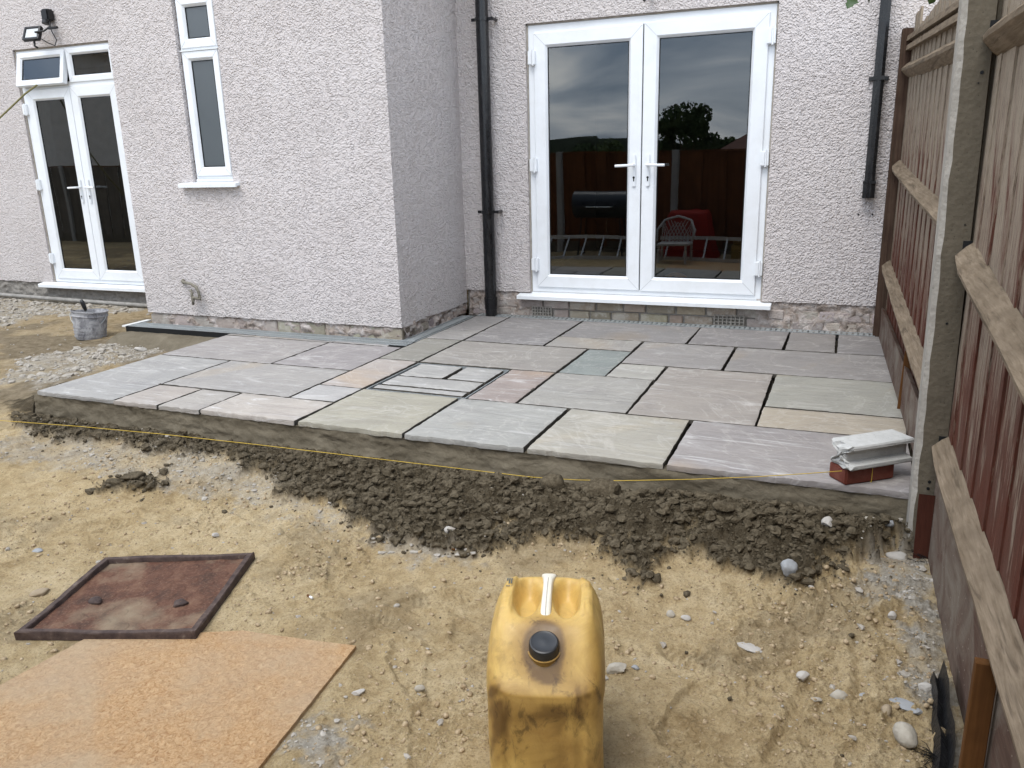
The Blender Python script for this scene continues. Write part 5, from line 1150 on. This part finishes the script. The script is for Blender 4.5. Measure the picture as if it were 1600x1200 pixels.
part('cap', mb.xf(CM), M_CAP, jc, world=False, smooth='auto')
# handle: cream strap bridging the wells
mb = MB(); hp = [(0,.158,.446),(0,.140,.466),(0,.10,.474),(0,.05,.476),(0,.0,.475),(0,-.030,.469),(0,-.055,.458),(0,-.070,.442)]; n = 14
for i, p_ in enumerate(hp):
    w_ = [.020,.019,.0125,.0115,.0120,.0125,.0115,.008][i]; hgt = [.006,.009,.012,.013,.013,.012,.010,.006][i]
    for k in range(n): t_ = 2*math.pi*k/n; c_, s_ = math.cos(t_), math.sin(t_); mb.v.append((w_*math.copysign(abs(c_)**.6, c_), p_[1], p_[2]-.006+hgt*math.copysign(abs(s_)**.7, s_)))
    if i: o_ = (i-1)*n; mb.f += [(o_+k, o_+(k+1) % n, o_+n+(k+1) % n, o_+n+k) for k in range(n)]
mb.f += [tuple(range(n)), tuple(range(len(hp)*n-1, (len(hp)-1)*n-1, -1))]
part('handle', mb, M_HANDLE, jc, world=False, smooth='auto')
part('handle_seam', MB().tube([(0,p_[1],p_[2]+dz) for p_, dz in zip(hp[2:], (.0058,.0068,.0068,.0058,.0038,0))], .0011, 5), M_CAULK, jc, world=False)
# faded code stickers on the left shoulder
mb = MB(); r = random.Random(9)
for i in range(5):
    for j in range(3):
        if r.random() < .75: a_, b_ = -.100+j*.005, .062+i*.0065; z = float(jtop(a_, b_))+.0006; mb.box(a_, a_+.0032, b_, b_+.0042, z-.001, z+.0004)
part('date_stamp', mb, simple('stamp_ink', (.10, .12, .12), .7, .2), jc, world=False)

# ================================================================== THE GARDEN BEHIND THE PHOTOGRAPHER (seen mirrored in the doors)
M_BFENCE = wood('orange_brown_fence', (.11, .04, .018), (.22, .09, .035), 'z', 10, (.05, .02, .01), .001)
M_GFENCE = wood('grey_brown_fence', (.12, .105, .085), (.24, .21, .175), 'z', 10, (.06, .05, .04), .001)
bf = thing('back_fence', 'orange-brown board fence with concrete posts mirrored in the door glass', 'fence', (0, -3.55, -.3))
bmesh_ = mesh('board', MB().box(-.088, .088, -.008, .008, 0, 1.42, 0).v, MB().box(0,1,0,1,0,1).f, M_BFENCE)
pm = mesh('fence_post', MB().box(-.05, .05, -.05, .05, 0, 1.60, .01).v, MB().box(-.05, .05, -.05, .05, 0, 1.60, .01).f, concrete('pale_post', (.30,.29,.27), (.45,.44,.42)))
gm = mesh('gravel_board', MB().box(0, 1.78, -.02, .02, 0, .22).v, MB().box(0,1,0,1,0,1).f, M_CPOST)
bmg_ = mesh('board', MB().box(-.088, .088, -.008, .008, 0, 1.42, 0).v, MB().box(0,1,0,1,0,1).f, M_GFENCE)
x = -14.4
while x < 6.3:
    o = link('fence_post', pm, bf); o.location = (x, 0, 0)
    for k in range(10):
        if x+1.8 > 6.3: break
        o = link('board', bmesh_ if x > -4 else bmg_, bf); o.location = (x+.06+.087+k*.176, .012*(k % 2), .14); o.rotation_euler[2] = .06
    o = link('gravel_board', gm, bf); o.location = (x+.01, .0, 0)
    x += 1.8
part('capping_rail', MB().box(-14.4, 5.9, -3.575, -3.525, 1.262, 1.285), M_BFENCE, bf)
# barbecue
M_BBQ = simple('barbecue_black', (.015, .02, .028), .35, .5)
bq = thing('barbecue', 'black barrel barbecue mirrored in the left pane of the doors', 'barbecue', (.85, -3.0, -.25))
mb = MB(); n = 24
mb.tube([(.42,-3.0,.52),(.43,-3.0,.52),(1.27,-3.0,.52),(1.28,-3.0,.52)], .2, 28, rs=[.17,.2,.2,.17]); part('barrel', mb, M_BBQ, bq, smooth='auto')
for a, b in ((.55,-3.12),(.55,-2.88),(1.15,-3.12),(1.15,-2.88)): part('leg', MB().tube([(a, b, .36), (a+(-.04 if a < .8 else .04), b+(.04 if b > -3 else -.04), -.26)], .012, 8), M_BLACK, bq)
part('handle', MB().tube([(.65,-2.80,.50),(.65,-2.76,.50),(1.05,-2.76,.50),(1.05,-2.80,.50)], .01, 8), M_GALV, bq)
# ladders lying on edge
M_ALU = simple('aluminium', (.55, .56, .56), .45, .5, .15, 20, metal=.4)
for (x0, x1, y, l) in ((-.3, 1.45, -2.62, 'aluminium ladder lying on its side mirrored in the left pane'), (1.75, 3.3, -2.68, 'aluminium ladder lying on its side mirrored in the right pane')):
    ld_ = thing('ladder', l, 'ladder', (x0, y, -.25), group='ladders lying in the garden behind')
    part('side_rail', MB().box(x0, x1, y-.012, y+.012, -.25, -.20), M_ALU, ld_); part('side_rail', MB().box(x0, x1, y-.22, y-.196, .03, .08), M_ALU, ld_)
    x = x0+.12
    while x < x1-.08:
        part('rung', MB().tube([(x, y, -.22), (x+.02, y-.208, .055)], .014, 8), M_ALU, ld_); x += .27
# lattice garden chair
ch = thing('garden_chair', 'small white plastic lattice chair mirrored in the right pane', 'chair', (2.05, -2.45, -.25))
M_CH = simple('dull_white_plastic', (.42, .40, .38), .5, .3)
mb = MB(); mb.tube([(1.80,-2.42,.06),(1.78,-2.5,.20),(1.86,-2.62,.33),(2.05,-2.66,.38),(2.24,-2.62,.33),(2.32,-2.5,.20),(2.30,-2.42,.06)], .017, 8)
part('back_rim', mb, M_CH, ch, smooth=True)
mb = MB()
for k in range(-4, 5):
    for s in (-1, 1):
        a = 2.05+k*.055; z0_, z1_ = .02, .34; mb.tube([(a, -2.60, z0_), (min(2.27, max(1.83, a+s*.16)), -2.645, z1_-.03*abs(k)*.5)], .007, 5)
part('back_lattice', mb, M_CH, ch)
part('seat', MB().box(1.82, 2.28, -2.62, -2.25, .0, .03, .01), M_CH, ch)
for a, b in ((1.84,-2.6),(2.26,-2.6),(1.86,-2.28),(2.24,-2.28)): part('leg', MB().tube([(a, b, .01), (a, b, -.26)], .018, 8), M_CH, ch)
# red sheet over boxes, crates
rs_ = thing('covered_stack', 'stack of boxes under a bright red sheet mirrored in the right pane', 'covered stack', (2.1, -3.1, -.25))
mb = MB(); n = 26
Ur, Vr = np.meshgrid(np.linspace(-1, 1, n), np.linspace(-1, 1, n), indexing='ij'); Rr = np.maximum(np.abs(Ur), np.abs(Vr))
Zr = .66*sstep(1.0, .62, Rr)+.03*fbm(Ur*3, Vr*3, 3); mb.v = np.stack([2.12+Ur*.42*(1+.05*fbm(Vr*3, Ur, 2)), -3.12+Vr*.28, -.24+Zr], -1).reshape(-1, 3).tolist(); mb.f = [(i*n+j, (i+1)*n+j, (i+1)*n+j+1, i*n+j+1) for i in range(n-1) for j in range(n-1)]
part('sheet', mb, simple('red_sheet', (.26, .016, .01), .7, .2), rs_, smooth=True)
part('box', MB().box(1.9, 2.35, -3.25, -3.0, -.25, .28, .01), M_BUCKET, rs_)
o = part('crate', MB().box(2.75, 3.05, -3.1, -2.88, -.25, -.03, .012).box(2.77, 3.03, -3.08, -2.90, -.03, .06, .02), simple('mustard_plastic', (.30, .20, .06), .6, .3)); tag(o, 'mustard yellow crate among the things mirrored in the right pane', 'crate')
# orange toy tub inside the room
tb = thing('orange_tub', 'round orange tub with a dark opening standing inside behind the right pane', 'tub', (3.02, 3.35, .14))
V_, F_ = lump_base(4, 3, 1, .0); mb = MB(); mb.v = (V_*[.115,.10,.085]+[3.02,3.35,.222]).tolist(); mb.f = [tuple(f) for f in F_.tolist()]
part('tub_body', mb, simple('orange_plastic', (.75, .26, .05), .5, .4), tb, smooth=True)
part('tub_opening', MB().tube([(3.02,3.262,.25),(3.02,3.245,.255)], .038, 16), M_BLACK, tb)
# neighbouring house, trees and hill beyond the back fence
def tree(x, y, z0, h, rad, n, seed, label, leafc, lean=0):
    t_ = thing('tree', label, 'tree', (x, y, z0), group='trees beyond the back fence'); r = random.Random(seed); mb = MB()
    mb.tube([(x, y, z0), (x+.1, y, z0+h*.3), (x+lean*.5, y+.1, z0+h*.6), (x+lean, y, z0+h*.9)], .2, 8, rs=[h*.03, h*.022, h*.014, h*.005])
    cl = []
    for k in range(16):
        a = r.uniform(0, 6.28); q = rad*r.uniform(.2, .95); zz_ = z0+h*r.uniform(.30, .95); c = (x+lean*.6+q*math.cos(a)*(1.2-(zz_-z0)/h*.6), y+q*math.sin(a)*.8, zz_); cl.append((c, rad*r.uniform(.22, .46)))
        mb.tube([(x+lean*.3, y, z0+h*r.uniform(.25, .6)), c], .03, 5, rs=[h*.010, h*.003])
    part('trunk', mb, M_BARK, t_)
    NP = np.random.default_rng(seed); C_ = np.array([c for c, _ in cl]); S_ = np.array([s for _, s in cl]); idx = NP.integers(0, len(cl), n)
    dirs = NP.normal(size=(n, 3)); dirs /= np.linalg.norm(dirs, axis=1)[:, None]; P = C_[idx]+dirs*(S_[idx]*NP.uniform(.35, 1.12, n)**.6)[:, None]*[1, 1, .8]
    u = NP.normal(size=(n, 3)); u /= np.linalg.norm(u, axis=1)[:, None]; w = np.cross(u, NP.normal(size=(n, 3))); w /= np.linalg.norm(w, axis=1)[:, None]; s = (NP.uniform(.6, 1.3, n)*rad*.06)[:, None]
    V = np.stack([P-u*s, P-w*s*.6, P+u*s, P+w*s*.6], 1).reshape(-1, 3); V = V-np.array([x, y, z0]); me = bpy.data.meshes.new('crown'); me.from_pydata(V.tolist(), [], [(4*i, 4*i+1, 4*i+2, 4*i+3) for i in range(n)]); me.materials.append(leafc)
    link('crown', me, t_)
ML1 = simple('dark_foliage', (.045, .07, .026), .8, .2, .4, 3); ML2 = simple('foliage', (.07, .10, .035), .8, .2, .4, 3)
tree(-2.1, -25, -1.2, 4.2, 1.5, 6500, 1, 'largest dark green tree mirrored in the right pane', ML1)
tree(-3.2, -26, -1.2, 3.4, 1.2, 3500, 2, 'smaller dark tree left of the largest mirrored tree', ML1)
tree(-5.6, -25, -1.2, 2.9, 1.1, 2500, 3, 'thin pale green tree mirrored in the left pane', ML2, .4)
tree(-9.2, -27, -1.4, 2.3, 1.6, 2500, 4, 'low round tree mirrored at the left of the left pane', ML2)
tree(-1.0, -26.5, -1.3, 3.3, 1.2, 3500, 9, 'middle sized tree touching the largest mirrored tree on its right', ML2, .3)
tree(-.1, -27, -1.4, 2.6, 1.4, 2800, 5, 'low bushy tree right of the largest mirrored tree', ML2)
tree(-7.4, -29, -1.4, 3.0, 1.4, 3000, 6, 'dark rounded tree between the two trees of the left pane', ML1)
tree(-4.3, -30, -1.4, 3.0, 1.5, 3000, 7, 'dark bushy tree mirrored behind the meeting of the doors', ML1)
tree(-11.5, -31, -1.4, 2.7, 1.6, 2500, 8, 'dark low tree mirrored beyond the left pane edge', ML1)
M_HILL = simple('distant_woodland', (.028, .036, .022), .9, .1, .4, .5)
mb = MB(); n = 1100; hx = np.linspace(-160, 90, n); hh = 2.2+2.2*fbm(hx*.02, hx*0, 3)+1.5*np.abs(fbm(hx*.22, hx*0+4, 4, .65))+.5*fbm(hx*1.6, hx*0+9, 3, .7)
mb.v = [(float(a), -85, -4) for a in hx]+[(float(a), -88, float(b)) for a, b in zip(hx, hh)]+[(float(a), -120, float(b)*1.2) for a, b in zip(hx, hh)]
mb.f = [(i, i+1, n+i+1, n+i) for i in range(n-1)]+[(n+i, n+i+1, 2*n+i+1, 2*n+i) for i in range(n-1)]
o = part('wooded_hill', mb, M_HILL, smooth=True); o['kind'] = 'structure'
def nhouse(label, x, y, w, d, hz, wall, rotz):
    t_ = thing('neighbouring_house', label, 'house', (x, y, -.6), (0, 0, rotz), 'houses beyond the back fence')
    part('wall', MB().box(-w/2, w/2, -d/2, d/2, 0, hz), wall, t_, world=False)
    mb = MB(); e_ = .35; mb.add([(-w/2-e_,-d/2-e_,hz-.05),(w/2+e_,-d/2-e_,hz-.05),(w/2+e_,d/2+e_,hz-.05),(-w/2-e_,d/2+e_,hz-.05),(-w/2+1.2,0,hz+d*.32),(w/2-1.2,0,hz+d*.32)], [(0,1,5,4),(2,3,4,5),(1,2,5),(3,0,4),(0,3,2,1)])
    part('roof', mb, M_TILE, t_, world=False)
    for a in (-w*.25, w*.25):
        for zc in ((hz*.3, hz*.75) if hz > 4 else (hz*.5,)): part('window', MB().box(a-.6, a+.6, d/2-.02, d/2+.05, zc-.5, zc+.5), M_UPVC, t_, world=False); part('window_glass', MB().box(a-.52, a+.52, d/2+.051, d/2+.055, zc-.42, zc+.42), M_GASKET, t_, world=False)
M_NW = simple('cream_render', (.62, .59, .55), .9, .1)
nhouse('low white-walled house with grey-brown roof mirrored at the right pane edge', 1.6, -26, 4, 3, 1.95, M_NW, 0)
nhouse('cream house with a brown tiled roof mirrored in the left doors', -15.5, -9.5, 7, 6, 4.6, M_NW, .35)
